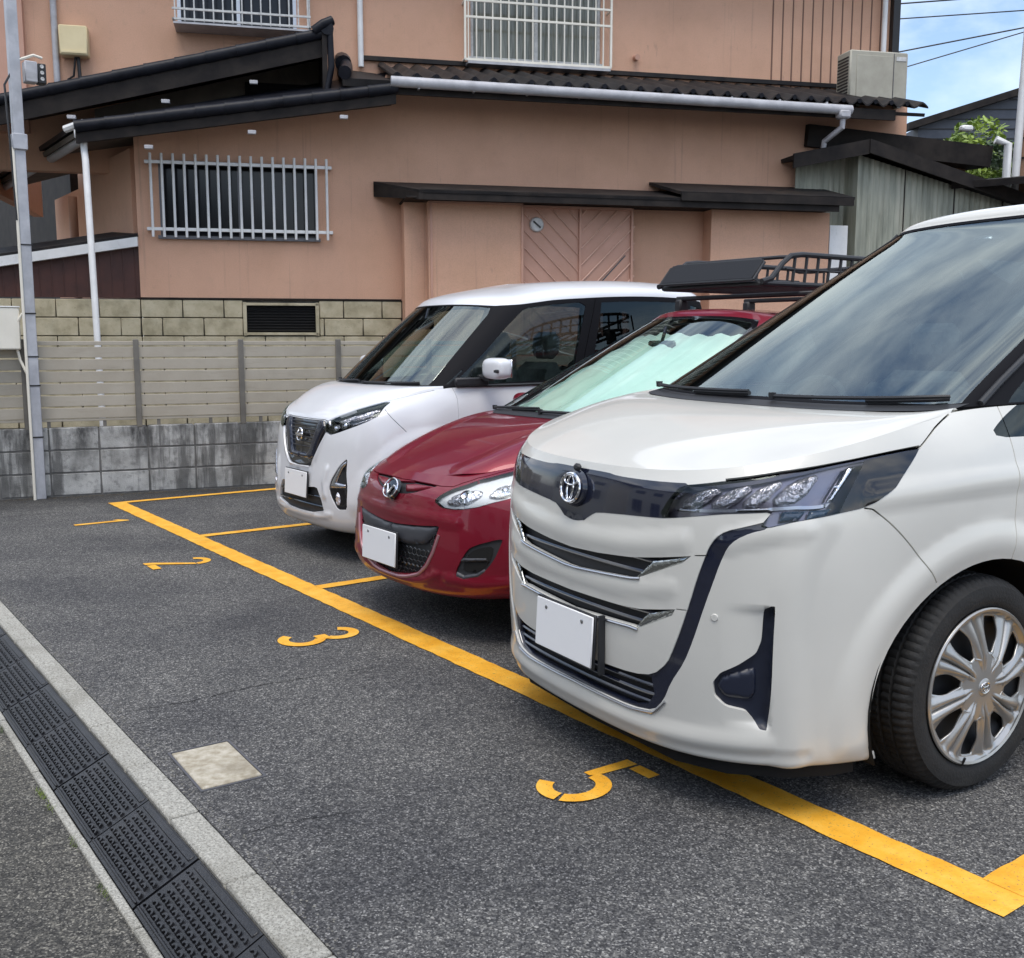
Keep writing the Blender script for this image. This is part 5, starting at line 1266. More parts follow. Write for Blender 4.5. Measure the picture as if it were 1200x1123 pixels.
def ell(sf, hub, a, b, s0, n=40):
    """wheel-arch outline (y,z ellipse about the hub) expressed in (s,t)"""
    o = []
    for k in range(n+1):
        t = math.pi*(-.14+1.28*k/n); y, z = hub[0]+a*math.cos(t), hub[1]+b*math.sin(t)
        o.append(sf.inv(y, max(z, .23), 's') if z > .225 else (sf.inv(y, .235, 's')[0], 0.))
    o = [(o[0][0]+.008, 0.)]+o+[(o[-1][0]-.008, 0.)]
    return o

def dense3(sf, L_, step=.012):
    a = np.array(L_, float); o = []
    for p, q in zip(a[:-1], a[1:]):
        k = max(2, int(np.linalg.norm((q-p)*[2.8, 1.])/step)); o += [p+(q-p)*i/k for i in range(k)]
    o = np.array(o+[a[-1]])
    if len(L_) > 3:      # relax the corners of the guide line
        for _ in range(int(6*len(o)/len(L_))): o[1:-1] = (o[:-2]+2*o[1:-1]+o[2:])/4
    return [tuple(x) for x in sf.base(o[:, 0], o[:, 1])]
# ================================================================== WHITE MINIVAN
def build_minivan():
    sfs = minivan(); low, bon, gh = sfs['low'], sfs['bon'], sfs['gh']
    root = thing('parked_car', 'large pearl white minivan parked in bay 5 nearest the camera', 'car', (6.60, -.255, 0), rad(-5.5), 'cars parked in the numbered bays')
    hub = (.965, .325)
    P3 = lambda L_: dense3(low, L_)
    flare = [(hub[0]+.535*math.cos(a), hub[1]+.475*math.sin(a)) for a in np.linspace(-.2, math.pi+.2, 26)]
    fl = [low.inv(y, max(.25, z), 's') for y, z in flare]
    crease = [(.372, .735), (.4278, .7364), (.4833, .7398), (.543, .7383), (.62, .745), (.72, .76), (.85, .77)]
    low.bumps = [(P3(fl), .075, .013, 0), (P3(crease), .055, .009, 0), (P3([(0, .578), (.05, .583), (.10, .597), (.15, .622)]), .050, .007, 0), (P3([(0, .475), (.05, .478), (.10, .488), (.14, .505)]), .042, .005, 0),
                 (P3([(0, .135), (.1, .135), (.2, .14), (.3, .15)]), .03, -.005, 0), (P3([(0., .17), (.1, .17), (.17, .19), (.25, .20)]), .05, .008, 0),
                 (P3([(.31, .68), (.290, .62), (.281, .52), (.279, .40), (.281, .28), (.285, .12)]), .075, .010, 0), (P3([(.205, .63), (.225, .648), (.25, .657), (.29, .668)]), .05, .008, 0)]
    sm = lambda a, b, x: (lambda y: y*y*(3-2*y))(np.clip((x-a)/(b-a), 0, 1))
    low.fields = [lambda s, t: -.024*np.clip((s-.203)/.058, 0, 1)**1.3*(1-sm(.2550, .2600, s))*sm(.238, .262, t)*(1-sm(.474, .490, t))]
    HL = [(.1171, .6809), (.1396, .8460), (.1907, .8780), (.2549, .9004), (.3225, .9006), (.3825, .8950), (.4470, .8865), (.4191, .8213), (.3945, .7567), (.3702, .7207), (.3553, .7068), (.3214, .6974), (.2780, .6852), (.2493, .6707), (.2400, .6760), (.2523, .7173), (.1982, .7121), (.1737, .7038)]
    bin_ = [(.2485, .6901), (.2248, .6753), (.2011, .6601), (.1898, .6385), (.1836, .6115), (.1805, .5893), (.1737, .5420), (.1651, .4791), (.1553, .4255), (.1452, .3827), (.1373, .3539), (.1185, .3246), (.0911, .3139), (.0348, .3098), (-.02, .3070)]
    bout = [(.2494, .6683), (.2305, .6576), (.2144, .6382), (.2057, .6150), (.1990, .5773), (.1919, .5268), (.1809, .4613), (.1713, .4096), (.1604, .3649), (.1424, .3183), (.1325, .2764), (.1166, .2388), (.0859, .2279), (.0262, .2294), (-.02, .2294)]
    BAND = bin_+bout[::-1]
    LG = [(0, .3041), (.0348, .3098), (.0911, .3139), (.1150, .3170), (.1180, .2800), (.1080, .2500), (.0859, .2360), (.0262, .2370), (0, .2400)]
    G1 = [(0, .5420), (.0379, .5468), (.0860, .5576), (.1642, .5872), (.1545, .5673), (.0995, .5155), (.0876, .5106), (.0075, .4969), (0, .4969)]
    C1 = [(.0936, .5116), (.1146, .5585), (.1642, .5867), (.1546, .5652), (.1019, .5150)]
    G2 = [(0, .4400), (.0705, .4425), (.1009, .4467), (.1481, .4624), (.1442, .4492), (.0982, .4075), (.0860, .4086), (.0338, .4048), (0, .4010)]
    C2 = [(.0936, .4056), (.1099, .4395), (.1481, .4620), (.1428, .4488), (.0997, .4081)]
    PAN = [(-.02, .9028), (.0382, .9028), (.0515, .8801), (.0885, .8719), (.158, .8600), (.136, .6860), (.0807, .6764), (.0330, .6624), (.0244, .6467), (.0128, .6200), (-.02, .6182)]
    FOG = [(.2640, .4892), (.2590, .4892), (.2520, .4789), (.2505, .4190), (.2445, .3946), (.2235, .3720), (.2036, .3560), (.1940, .3350), (.1955, .3083), (.2090, .2890), (.2318, .2813), (.2415, .2601), (.2473, .2425), (.2560, .2400), (.2620, .3394)]
    TAIL = [(.329, .700), (.3553, .7080), (.3702, .722), (.3945, .7577), (.4191, .8223), (.4460, .8855), (.3825, .8940), (.362, .8950)]
    FOGB = [(.2036, .3481), (.2432, .3665), (.2457, .3587), (.2456, .3213), (.2405, .3031), (.2082, .3062), (.1983, .3259)]
    arch = ell(low, hub, .465, .415, 0); hubr = (3.815, .325); archr = ell(low, hubr, .43, .41, 0)
    BF = [(.3580, .7068), (.3677, .7000), (.3983, .6426), (.4324, .5811), (.4677, .5130)]
    BONL = [(.4470, .8865), (.4914, .9490), (.5300, 1.)]
    QW = [(.655, 1.), (.6107, 1.), (.5790, .8983), (.5801, .8782), (.5904, .8700), (.6055, .8700), (.655, .872)]
    g = .0045
    chamfer = [(0, .885), (.0382, .885), (.0515, .862), (.0885, .855), (.1396, .838), (.1907, .866), (.2549, .890), (.3225, .892), (.3825, .888), (.4470, .8885), (.4914, .9490), (.5300, 1.), (0, 1.)]
    DOOR = [(.594, .999), (.594, .72), (.588, .42), (.60, .16), (.717, .16), (.722, .5), (.722, .999)]
    DOORR = [(.725, .999), (.725, .5), (.72, .16), (.80, .16), (.815, .45), (.845, .60), (.845, .999)]
    SW1 = [(.663, 1.), (.663, .875), (.718, .878), (.718, 1.)]; SW2 = [(.728, 1.), (.728, .88), (.842, .882), (.842, 1.)]; SW3 = [(.852, 1.), (.852, .884), (.915, .89), (.915, 1.)]
    wp = MT['pearl']; V_ = None
    door_l = None
    regs = [('chamfer_front', chamfer, wp, 0., .012), ('front_door', DOOR, wp, 0., .012), ('sliding_door', DOORR, wp, 0., .012),
            ('body', strip([(.205, .485), (.235, .484), (.262, .483)], .022, low), wp, 0., .022), ('body', strip([(.205, .25), (.235, .25), (.262, .25)], .026, low), wp, 0., .022), ('grille_surround', chaikin(BAND, 1), MT['bluegloss'], -.006, .02), ('grille_slot', G1, MT['matte'], -.030, .002), ('grille_slot', G2, MT['matte'], -.030, .002), ('lower_grille', LG, MT['matte'], -.030, .0),
            ('nose_panel', chaikin(PAN, 1), MT['bluegloss'], .001, .015), ('headlight', chaikin(HL, 1, q=.12), MT['lens'], .001, .0),
            ('lamp_tail', TAIL, MT['gloss'], .001, 0.), ('fog_bezel', chaikin(FOG, 2, q=.12), MT['bluematte'], -.016, .004), ('quarter_glass', chaikin(QW[:6], 0)+[QW[6]], MT['tinted'], .0, .004), ('side_glass', SW1, MT['tinted'], -.002, .004), ('side_glass', SW2, MT['tinted'], -.002, .004), ('side_glass', SW3, MT['tinted'], -.002, .004),
            ('gap', strip(BF, g, low), None, 0, 0), ('gap', strip(BONL, g*1.3, low), None, 0, 0), ('gap', strip([(.447, .8875), (.3825, .8965), (.3225, .9022), (.2549, .9015), (.1907, .882)], .011, low), None, 0, 0),
            ('gap', strip([(.594, 1.), (.594, .72), (.588, .42), (.60, .16)], g, low), None, 0, 0), ('gap', strip([(.7235, 1.), (.7235, .5), (.718, .16)], g, low), None, 0, 0), ('gap', strip([(.845, 1.), (.845, .6), (.815, .45), (.80, .16)], g, low), None, 0, 0), ('gap', strip([(.60, .16), (.72, .16), (.80, .16)], g, low), None, 0, 0),
            ('gap', strip([(.1680, .5889), (.183, .592)], .004, low), None, 0, 0), ('gap', strip([(.149, .4628), (.162, .464)], .004, low), None, 0, 0),
            ('wheel_arch', arch, None, 0, 0), ('wheel_arch', archr, None, 0, 0)]
    panels(low, root, regs, ('body', wp, 0., .022), 2.95, 1.08, h=.016, seg=.008, liner=(MT['dark'], .05, ('wheel_arch', 'quarter_glass', 'side_glass')))
    # front fascia details
    K = dict(L1=2.95, L2=1.08)
    for poly, nm in ((C1, 'chrome_wing'), (C2, 'chrome_wing')): patch(nm, low, poly, MT['darkchrome'], root, off=-.008, h=.006, pillow=.004, pw=.007, skirt=.006, tilt=(-.06, 0), **K)
    for G_ in (G1, G2):
        bars('grille_bar', low, [p for p in G_ if p[0] < .12 or True][:], MT['bluegloss'], root, 2, -.018, .006)
        b = MB()
    bars('lower_grille_bar', low, LG, MT['bluegloss'], root, 3, -.016, .006)
    for (s0, t0, s1, t1) in ((0, .4969-.003, .0995, .5135), (0, .4010-.003, .0982, .4055), (0, .232, .0859, .2269)):
        pass
    for G_, ln in (('g1', [(0, .4945), (.0075, .4945), (.0876, .5080), (.100, .5125)]), ('g2', [(0, .3985), (.0338, .4020), (.0860, .4062), (.0982, .4050)]), ('lg', [(0, .2270), (.0262, .2250), (.0859, .2235), (.1166, .2340), (.1345, .2730)])):
        s, t = np.array([p[0] for p in ln]), np.array([p[1] for p in ln]); s2 = np.interp(np.linspace(0, 1, 24), np.linspace(0, 1, len(s)), s); t2 = np.interp(np.linspace(0, 1, 24), np.linspace(0, 1, len(t)), t)
        p = low.ev(s2, t2)+low.nrm(s2, t2)*.002; pts = [(-q[0], q[1], q[2]) for q in p[::-1]][:-1]+[tuple(q) for q in p]; MB().tube(pts, .0045, 6).build('grille_trim', MT['satin'], root)
    patch('panel_groove', low, [(0, .700), (.03, .700), (.118, .738), (.118, .728), (.03, .690), (0, .690)], MT['satin'], root, off=.0005, h=.01, skirt=.004, both=True, **K)
    for s_ in ((.030, .1152, .0),):
        pass
    # emblem: three ellipses on a dark disc
    M0 = frame(low, 0, .742, .012); b = MB(); em = MB().lathe([(0.012, .001), (.012, .046), (.006, .056), (-.01, .060)], 40, M0 @ Matrix.Rotation(rad(-90), 4, 'Z') @ Matrix.Scale(1, 4)).build('emblem_disc', MT['bluegloss'], root)
    Mz = M0 @ Matrix.Translation((0, -.016, 0))
    b.tube(ellipse_pts(.053, .046), .005, 8, closed=True, M=Mz); b.tube(ellipse_pts(.017, .041, cz=.001), .004, 8, closed=True, M=Mz); b.tube(ellipse_pts(.036, .016, cz=.025), .004, 8, closed=True, M=Mz); b.build('emblem', MT['chrome'], em)
    MB().box((0, .002, .068), (.036, .018, .024), M0, bev=.008).build('camera_lens', MT['matte'], root)
    pl_ = low.base(np.array([0.]), np.array([.36]))[0]
    plate(root, (0, pl_[1]-.030, .455), rad(-3)); MB().box((.183, pl_[1]-.008, .450), (.010, .02, .19)).build('plate_bracket', MT['matte'], root)
    patch('fog_block', low, chaikin(FOGB, 2, q=.15), MT['bluematte'], root, off=-.014, h=.006, pillow=.010, pw=.012, skirt=.012, **K)
    MB().lathe([(.004, .001), (.004, .009), (0, .011)], 16, frame(low, .196, .4582, 0) @ Matrix.Rotation(rad(-90), 4, 'Z')).build('parking_sensor', MT['pearl'], root)
    # headlamp interiors
    patch('lamp_housing', low, [(.1171+.002, .683), (.1396, .844), (.1907, .876), (.2549, .898), (.3225, .899), (.3825, .893), (.444, .885), (.4185, .8223), (.394, .758), (.3702, .722), (.3553, .708), (.3214, .699), (.2780, .687), (.25, .673), (.243, .68), (.2523, .7173), (.1982, .7131), (.1737, .705)], MT['lampgrey'], root, off=-.045, h=.02, skirt=-.043, **K)
    for (a, c_, w_) in ((.135, .172, .0), (.172, .212, 0), (.212, .250, 0), (.250, .296, 0)):
        b0_, b1_ = .722+(a-.13)*.12, .845+(a-.13)*.18
        poly = [(a-.004, b0_), (c_-.008, b0_+.004), (c_+.016, b1_+.008), (a+.022, b1_)]
        patch('lamp_reflector', low, chaikin(poly, 1), MT['lampsilver'], root, off=-.040, h=.006, pillow=.024, pw=.022, skirt=.006, tilt=(.25, -.2), **K)
    patch('lamp_bar', low, [(.318, .742), (.324, .742), (.352, .868), (.343, .870)], MT['chrome'], root, off=-.016, h=.006, pillow=.004, pw=.006, skirt=.02, **K)
    patch('lamp_sill', low, [(.135, .712), (.252, .722), (.318, .726), (.322, .737), (.25, .733), (.138, .724)], MT['satin'], root, off=-.020, h=.010, pillow=.004, pw=.006, skirt=.02, **K)
    for a in (.262, .292): patch('turn_lamp', low, [(a, .692), (a+.022, .698), (a+.030, .718), (a+.004, .716)], MT['bluelens'], root, off=-.010, h=.006, pillow=.004, pw=.008, skirt=.02, **K)
    # bonnet
    panels(bon, root, [], ('bonnet', wp, .0, .006), 1.3, .75, h=.022)
    # greenhouse
    A1, A2 = .345, .335
    WS = [(0, .062), (.20, .058), (.30, .035), (.316, .045), (.310, .12), (.300, .25), (.286, .40), (.272, .50), (.25, .550), (.20, .570), (0, .575)]
    WSC = [(0, 0), (.352, 0), (.348, .12), (.338, .25), (.325, .40), (.311, .52), (.28, .575), (.20, .592), (0, .598)]
    PIL = [(0, 0), (1, 0), (1, .47), (.85, .49), (.6, .50), (.44, .515), (.36, .535), (.311, .56), (.28, .585), (.20, .600), (0, .606)]
    BODYW = [(.352, 0), (.352, .045), (.385, .045), (.412, 0)]
    SG1 = [(.405, .02), (.437, .02), (.430, .30), (.418, .46), (.395, .46), (.375, .40), (.384, .20)]
    SG2 = [(.447, .02), (.545, .02), (.545, .46), (.428, .47), (.440, .30)]; SG3 = [(.556, .02), (.655, .02), (.655, .455), (.556, .46)]; SG4 = [(.668, .02), (.735, .03), (.735, .44), (.668, .45)]
    RG = [(.86, .05), (1, .05), (1, .44), (.87, .44)]
    panels(gh, root, [('pillar_trim', PIL, MT['semi'], -.001, .012), ('windscreen', WS, MT['screen'], -.004, .0), ('quarter_glass', SG1, MT['tinted'], -.003, 0), ('side_glass', SG2, MT['tinted'], -.003, 0), ('side_glass', SG3, MT['tinted'], -.003, 0), ('side_glass', SG4, MT['tinted'], -.003, 0), ('rear_glass', RG, MT['tinted'], -.003, 0)],
           ('roof', wp, 0., .012), 3.0, 1.5, h=.035, seg=.014, liner=(MT['interior'], .035, ('windscreen', 'quarter_glass', 'side_glass', 'rear_glass')))
    for sx in (1, -1):   # drip moulding along the pillar
        sv = np.array([.352, .346, .338, .326, .312, .296]); tv = np.array([.02, .13, .26, .40, .515, .565]); p = gh.ev(sv, tv)+gh.nrm(sv, tv)*.004
        MB().tube([(sx*q[0], q[1], q[2]) for q in p], .011, 8).build('pillar_moulding', MT['matte'], root)
    # cowl, wipers, cabin
    cw = gh.ev(np.linspace(0, .33, 16), np.full(16, .03))
    pts = [(-q[0], q[1]-.03, q[2]-.004) for q in cw[::-1]][:-1]+[(q[0], q[1]-.03, q[2]-.004) for q in cw]; vs = []
    for x, y, z in pts: vs += [(x, y-.04, z-.010), (x, y+.05, z+.008)]
    MB().add(vs, [(2*i, 2*i+2, 2*i+3, 2*i+1) for i in range(len(pts)-1)], True).build('cowl_panel', MT['matte'], root)
    wiper(root, gh, lerpline((-.27, .030), (-.02, .060), 12), .020); wiper(root, gh, lerpline((.03, .030), (.29, .060), 12), .020)
    cabin(root, .75, .35, .70, .6, 4.4, 1.12); seats(root, [(-.36, 1.75), (.36, 1.75), (-.36, 2.75), (.36, 2.75), (0, 3.7)], .62); steering(root, -.36, 1.42, 1.08); MB().box((0, 2.04, 1.80), (.11, .09, .04), bev=.015).build('camera_unit', MT['lampgrey'], root)
    for sx in (1, -1):
        for y_, hb in ((hub[0], hub[1]), (hubr[0], hubr[1])):
            tyre(root, (sx*.732, y_+(-.005 if y_ < 2 else 0), .340), .342, .205, .246, sx, cover_blades)
    well(root, hub[0], hub[1], .475, .425, .46, .81); well(root, hubr[0], hubr[1], .44, .42, .46, .81)
    for sx in (1, -1):   # folded door mirrors
        b = MB(); b.box((sx*.885, 1.62, 1.12), (.085, .26, .17), bev=.035); b.build('door_mirror', wp, root)
        MB().box((sx*.84, 1.50, 1.04), (.06, .10, .05), bev=.015).build('mirror_foot', MT['matte'], root)
        MB().box((sx*.836, 4.56, .95), (.06, .12, .7), rz=sx*.5, bev=.02).build('tail_lamp', M_('red_lens', (.3, .01, .01), .15), root)
    MB().box((0, 2.5, .23), (1.3, 3.9, .03)).build('underbody', MT['dark'], root)
    MB().prism([(-.42, .10), (0, .085), (.42, .10), (.57, .17), (.68, .29), (.735, .42), (.75, .50), (-.75, .50), (-.735, .42), (-.68, .29), (-.57, .17)], .135, .20).build('undertray_shade', MT['dark'], root)  # tray dropped low and black to stand in for shade under the bumper
    return root
def superell(c, r, p=3., n=24):
    b = MB(); vs = []; f = lambda x: math.copysign(abs(x)**(2/p), x)
    for i in range(n+1):
        th = -math.pi/2+math.pi*i/n
        for j in range(2*n):
            ph = math.pi*j/n; vs.append((c[0]+r[0]*f(math.cos(th))*f(math.cos(ph)), c[1]+r[1]*f(math.cos(th))*f(math.sin(ph)), c[2]+r[2]*f(math.sin(th))))
    m = 2*n; return b.add(vs, [(i*m+j, i*m+(j+1) % m, (i+1)*m+(j+1) % m, (i+1)*m+j) for i in range(n) for j in range(m)], True)
MT['greyplastic'] = M_('grey_bumper_plastic', (.045, .047, .055), .45)
# ================================================================== RED HATCHBACK
def build_hatch():
    sfs = hatch(); low, bon, gh = sfs['low'], sfs['bon'], sfs['gh']
    root = thing('parked_car', 'dark red hatchback with a black roof basket parked in bay 3 between the white cars', 'car', (4.83, .05, 0), 0, 'cars parked in the numbered bays')
    hub = (.76, .285); hubr = (3.25, .285); K = dict(L1=2.5, L2=.95); P3 = lambda L_: dense3(low, L_)
    fl = [low.inv(hub[0]+.43*math.cos(a), max(.25, hub[1]+.40*math.sin(a)), 's') for a in np.linspace(-.2, math.pi+.2, 24)]
    low.bumps = [(P3(fl), .07, .016, 0), (P3([(0, .60), (.06, .605), (.12, .615), (.17, .60)]), .045, .006, 0), (P3([(0, .215), (.05, .218), (.10, .25), (.135, .32)]), .03, .010, 0), (P3([(.16, .30), (.22, .28), (.28, .30)]), .04, .008, 0)]
    bon.bumps = [([tuple(x) for x in bon.base(np.linspace(.26, .48, 24), np.linspace(.10, .98, 24))], .11, .011, 0)]
    HL = [(.1106, .7129), (.1206, .7687), (.1393, .8578), (.1816, .9451), (.2296, .9690), (.2754, .9770), (.3100, .9730), (.3240, .9560), (.3150, .8700), (.2821, .7673), (.2601, .7445), (.2349, .7205), (.2094, .6922), (.1815, .6761), (.1573, .6716), (.1308, .6777)]
    WING = [(-.02, .840), (.015, .855), (.040, .882), (.070, .876), (.100, .862), (.080, .800), (.058, .752), (.034, .728), (-.02, .715)]
    GR = [(-.02, .5347), (.0198, .5347), (.0801, .5519), (.1340, .5702), (.1292, .5215), (.1186, .4319), (.1054, .3684), (.0861, .3067), (.0526, .2692), (.0072, .2500), (-.02, .2500)]
    BAR = [(0, .5320), (.0200, .5320), (.0802, .5490), (.1300, .5660), (.1200, .5150), (.0993, .4621), (.0532, .4414), (0, .4353)]
    FOG = [(.1796, .3318), (.1796, .3596), (.1894, .4129), (.2022, .4705), (.2208, .4949), (.2665, .5328), (.2626, .4929), (.2544, .4311), (.2401, .3737), (.2245, .3363), (.1963, .3178)]
    FOGI = [(.1951, .4012), (.2053, .4543), (.2264, .4788), (.2497, .4888), (.2491, .4373), (.2374, .3805), (.2190, .3548), (.1933, .3566)]
    BONL = [(0, .876), (.0338, .882), (.0765, .8761), (.1060, .862), (.1332, .8680), (.150, .915), (.1816, .962), (.2296, .982), (.2754, .988), (.33, .985), (.42, .987), (.52, 1.)]
    arch = ell(low, hub, .335, .335, 0); archr = ell(low, hubr, .335, .335, 0); g = .0045; rp = MT['red']
    DOOR = [(.553, .985), (.553, .7), (.56, .20), (.715, .20), (.715, .985)]
    panels(low, root, [('bonnet_edge', [(p[0], p[1]) for p in BONL]+[(0, 1.)], rp, 0., .01), ('front_door', DOOR, rp, 0., .012), ('grille_wing', chaikin(WING, 1, q=.15), MT['matte'], -.012, .004), ('lower_grille', chaikin(GR, 1, q=.12), MT['matte'], -.022, .002),
           ('fog_bezel', chaikin(FOG, 2), MT['matte'], -.010, .004), ('headlight', chaikin(HL, 1, q=.18), MT['lens'], .001, 0), ('gap', strip([(.553, 1.), (.553, .7), (.56, .20), (.715, .20)], g, low), None, 0, 0), ('gap', strip([(.715, 1.), (.715, .20)], g, low), None, 0, 0),
           ('gap', strip(BONL, .0055, low), None, 0, 0), ('gap', strip([(.30, .80), (.33, .74), (.37, .66), (.41, .585)], g, low), None, 0, 0), ('wheel_arch', arch, None, 0, 0), ('wheel_arch', archr, None, 0, 0)],
           ('body', rp, 0., .02), 2.5, .95, h=.024, seg=.010, liner=(MT['dark'], .05, ('wheel_arch',)))
    patch('grille_crossbar', low, BAR, MT['greyplastic'], root, off=-.012, h=.012, pillow=.014, pw=.03, skirt=.015, **K)
    # honeycomb mesh of the lower grille
    b = MB(); PG = [tuple(p) for p in GR]
    for r in range(9):
        for c in range(12):
            s_ = .0065+.0118*(c+(.5 if r % 2 else 0)); t_ = .262+.030*r
            if t_ > .43 and s_ < .118 or not inpoly(np.array([s_]), np.array([t_]), PG)[0]: continue
            for sx in (1, -1):
                q = []
                for k in range(6):
                    a = k*math.pi/3+math.pi/6; q.append((s_+.0062*math.cos(a), t_+.0185*math.sin(a)))
                p = low.base(np.array([x[0] for x in q]), np.array([x[1] for x in q])); b.tube([(sx*x[0], x[1]+.010, x[2]) for x in p], .0028, 4, closed=True)
    b.build('grille_mesh', MT['gloss'], root)
    ln = [(0, .236), (.03, .238), (.0526, .252), (.0861, .292), (.109, .355), (.124, .43), (.135, .52)]; s2 = np.interp(np.linspace(0, 1, 30), np.linspace(0, 1, len(ln)), [p[0] for p in ln]); t2 = np.interp(np.linspace(0, 1, 30), np.linspace(0, 1, len(ln)), [p[1] for p in ln])
    p = low.ev(s2, t2)+low.nrm(s2, t2)*.0; MB().tube([(-q[0], q[1], q[2]) for q in p[::-1]][:-1]+[tuple(q) for q in p], .008, 8).build('grille_trim', M_('rose_trim', (.42, .22, .24), .3, .4), root)
    patch('wing_bar', low, [(.020, .820), (.044, .850), (.070, .852), (.092, .850), (.072, .806), (.052, .772), (.030, .755)], rp, root, off=-.006, h=.008, pillow=.008, pw=.02, skirt=.012, **K)
    # emblem: oval ring holding a spread-wing V
    M0 = frame(low, 0, .745, .014); Mz = M0 @ Matrix.Translation((0, -.012, 0)); em = MB().lathe([(0.010, .001), (.008, .046), (-.01, .054)], 36, M0 @ Matrix.Rotation(rad(-90), 4, 'Z')).build('emblem_disc', MT['gloss'], root)
    b = MB(); b.tube(ellipse_pts(.060, .048), .0042, 8, closed=True, M=Mz)
    for sx in (1, -1): b.tube([(sx*.058, 0, -.004), (sx*.044, -.001, .010), (sx*.030, -.002, .013), (sx*.018, -.003, .000), (sx*.008, -.003, -.020), (0, -.003, -.030)], .0052, 8, M=Mz)
    b.build('emblem', MT['chrome'], em)
    pl_ = low.base(np.array([0.]), np.array([.40]))[0]; plate(root, (-.06, pl_[1]-.022, .405), rad(-2))
    patch('fog_recess', low, chaikin(FOGI, 1), MT['dark'], root, off=-.008, h=.01, skirt=.004, **K)
    patch('fog_lip', low, [(.178, .325), (.197, .312), (.2245, .330), (.240, .365), (.236, .378), (.222, .350), (.197, .335), (.181, .350)], MT['greyplastic'], root, off=-.004, h=.006, pillow=.006, pw=.01, skirt=.012, **K)
    patch('fog_slat', low, [(.186, .405), (.192, .423), (.238, .430), (.240, .418)], MT['greyplastic'], root, off=-.004, h=.006, pillow=.006, pw=.008, skirt=.012, **K)
    # headlamps
    HI = [((s-.21)*.975+.21, (t-.82)*.97+.82) for s, t in HL]
    patch('lamp_housing', low, HI, M_('lamp_shell', (.85, .86, .85), .4, 0.), root, off=-.022, h=.014, skirt=-.020, **K)
    patch('lamp_reflector', low, chaikin([(.132, .70), (.142, .79), (.170, .86), (.198, .86), (.205, .78), (.190, .715), (.16, .692)], 2), MT['lampsilver'], root, off=-.020, h=.008, pillow=.012, pw=.04, skirt=.01, **K)
    patch('lamp_reflector', low, chaikin([(.215, .77), (.222, .885), (.252, .905), (.278, .87), (.270, .80), (.245, .755)], 2), MT['lampsilver'], root, off=-.020, h=.008, pillow=.012, pw=.035, skirt=.01, **K)
    patch('turn_lamp', low, chaikin([(.282, .86), (.286, .935), (.308, .94), (.305, .87)], 1), MT['lampsilver'], root, off=-.020, h=.008, pillow=.010, pw=.02, skirt=.01, **K)
    for s_, t_, r_ in ((.172, .775, .034), (.247, .83, .026)):
        M1 = frame(low, s_, t_, -.014); 
        for sx in (1, -1):
            b = MB(); b.lathe([(.004, .001), (.010, r_*.5), (.002, r_), (-.012, r_*1.1)], 28, Matrix.Scale(sx, 4, (1, 0, 0)) @ M1 @ Matrix.Rotation(rad(-90), 4, 'Z')); b.build('lamp_bulb', MT['chrome'], root)
    panels(bon, root, [], ('bonnet', rp, .0, .006), 1.2, .9, h=.022)
    WS = [(0, .055), (.18, .05), (.26, .03), (.272, .10), (.262, .30), (.248, .44), (.225, .495), (.15, .515), (0, .52)]
    FR = [(0, 0), (.295, 0), (.290, .10), (.276, .30), (.262, .46), (.235, .525), (.15, .540), (0, .545)]
    S1 = [(.375, .03), (.53, .02), (.53, .45), (.43, .47), (.365, .42), (.345, .25), (.36, .08)]; S2 = [(.545, .02), (.66, .03), (.655, .42), (.545, .45)]; S3 = [(.67, .04), (.72, .06), (.71, .38), (.668, .42)]
    TR = [(.362, .0), (.73, .0), (.725, .42), (.66, .47), (.42, .50), (.352, .44), (.332, .26), (.345, .06)]
    RG = [(.86, .08), (1, .08), (1, .44), (.87, .44)]
    panels(gh, root, [('screen_surround', FR, MT['gloss'], -.001, .006), ('windscreen', WS, MT['screen2'], -.003, 0), ('window_trim', TR, MT['gloss'], -.001, .004), ('side_glass', S1, MT['side'], -.003, 0), ('side_glass', S2, MT['tinted'], -.003, 0), ('side_glass', S3, MT['tinted'], -.003, 0), ('rear_glass', RG, MT['tinted'], -.003, 0)],
           ('roof', rp, 0., .012), 2.6, 1.4, h=.032, seg=.014, liner=(MT['interior'], .035, ('windscreen', 'side_glass', 'rear_glass')))
    # folded foil sunshade standing behind the windscreen
    b = MB(); ns, nt_ = 34, 16; vs = []
    for i in range(ns+1):
        for j in range(nt_+1):
            s_ = -.25+.50*i/ns; t_ = .10+.36*j/nt_; p = gh.ev(np.array([s_]), np.array([t_]))[0]; n_ = gh.nrm(np.array([s_]), np.array([t_]))[0]
            p = p-n_*(.06+.010*math.sin(i*1.35)+.006*math.sin(j*1.9+i*.4)); vs.append(tuple(p))
    b.add(vs, [(i*(nt_+1)+j, (i+1)*(nt_+1)+j, (i+1)*(nt_+1)+j+1, i*(nt_+1)+j+1) for i in range(ns) for j in range(nt_)], True)
    tag(b.build('sunshade', MT['shade'], root), 'silvery foil sunshade behind the windscreen')
    cw = gh.ev(np.linspace(0, .27, 14), np.full(14, .03)); pts = [(-q[0], q[1], q[2]) for q in cw[::-1]][:-1]+[tuple(q) for q in cw]; vs = []
    for x, y, z in pts: vs += [(x, y-.06, z-.012), (x, y+.03, z+.010)]
    MB().add(vs, [(2*i, 2*i+2, 2*i+3, 2*i+1) for i in range(len(pts)-1)], True).build('cowl_panel', MT['matte'], root)
    wiper(root, gh, lerpline((-.22, .03), (.0, .075), 10), .016); wiper(root, gh, lerpline((.02, .03), (.22, .07), 10), .016)
    cabin(root, 1.02, .30, .66, .8, 3.6, .95); seats(root, [(-.34, 1.75), (.34, 1.75), (-.34, 2.6), (.34, 2.6)], .42); steering(root, -.34, 1.50, .90, .17); mirror_in(root, 1.80, 1.36)
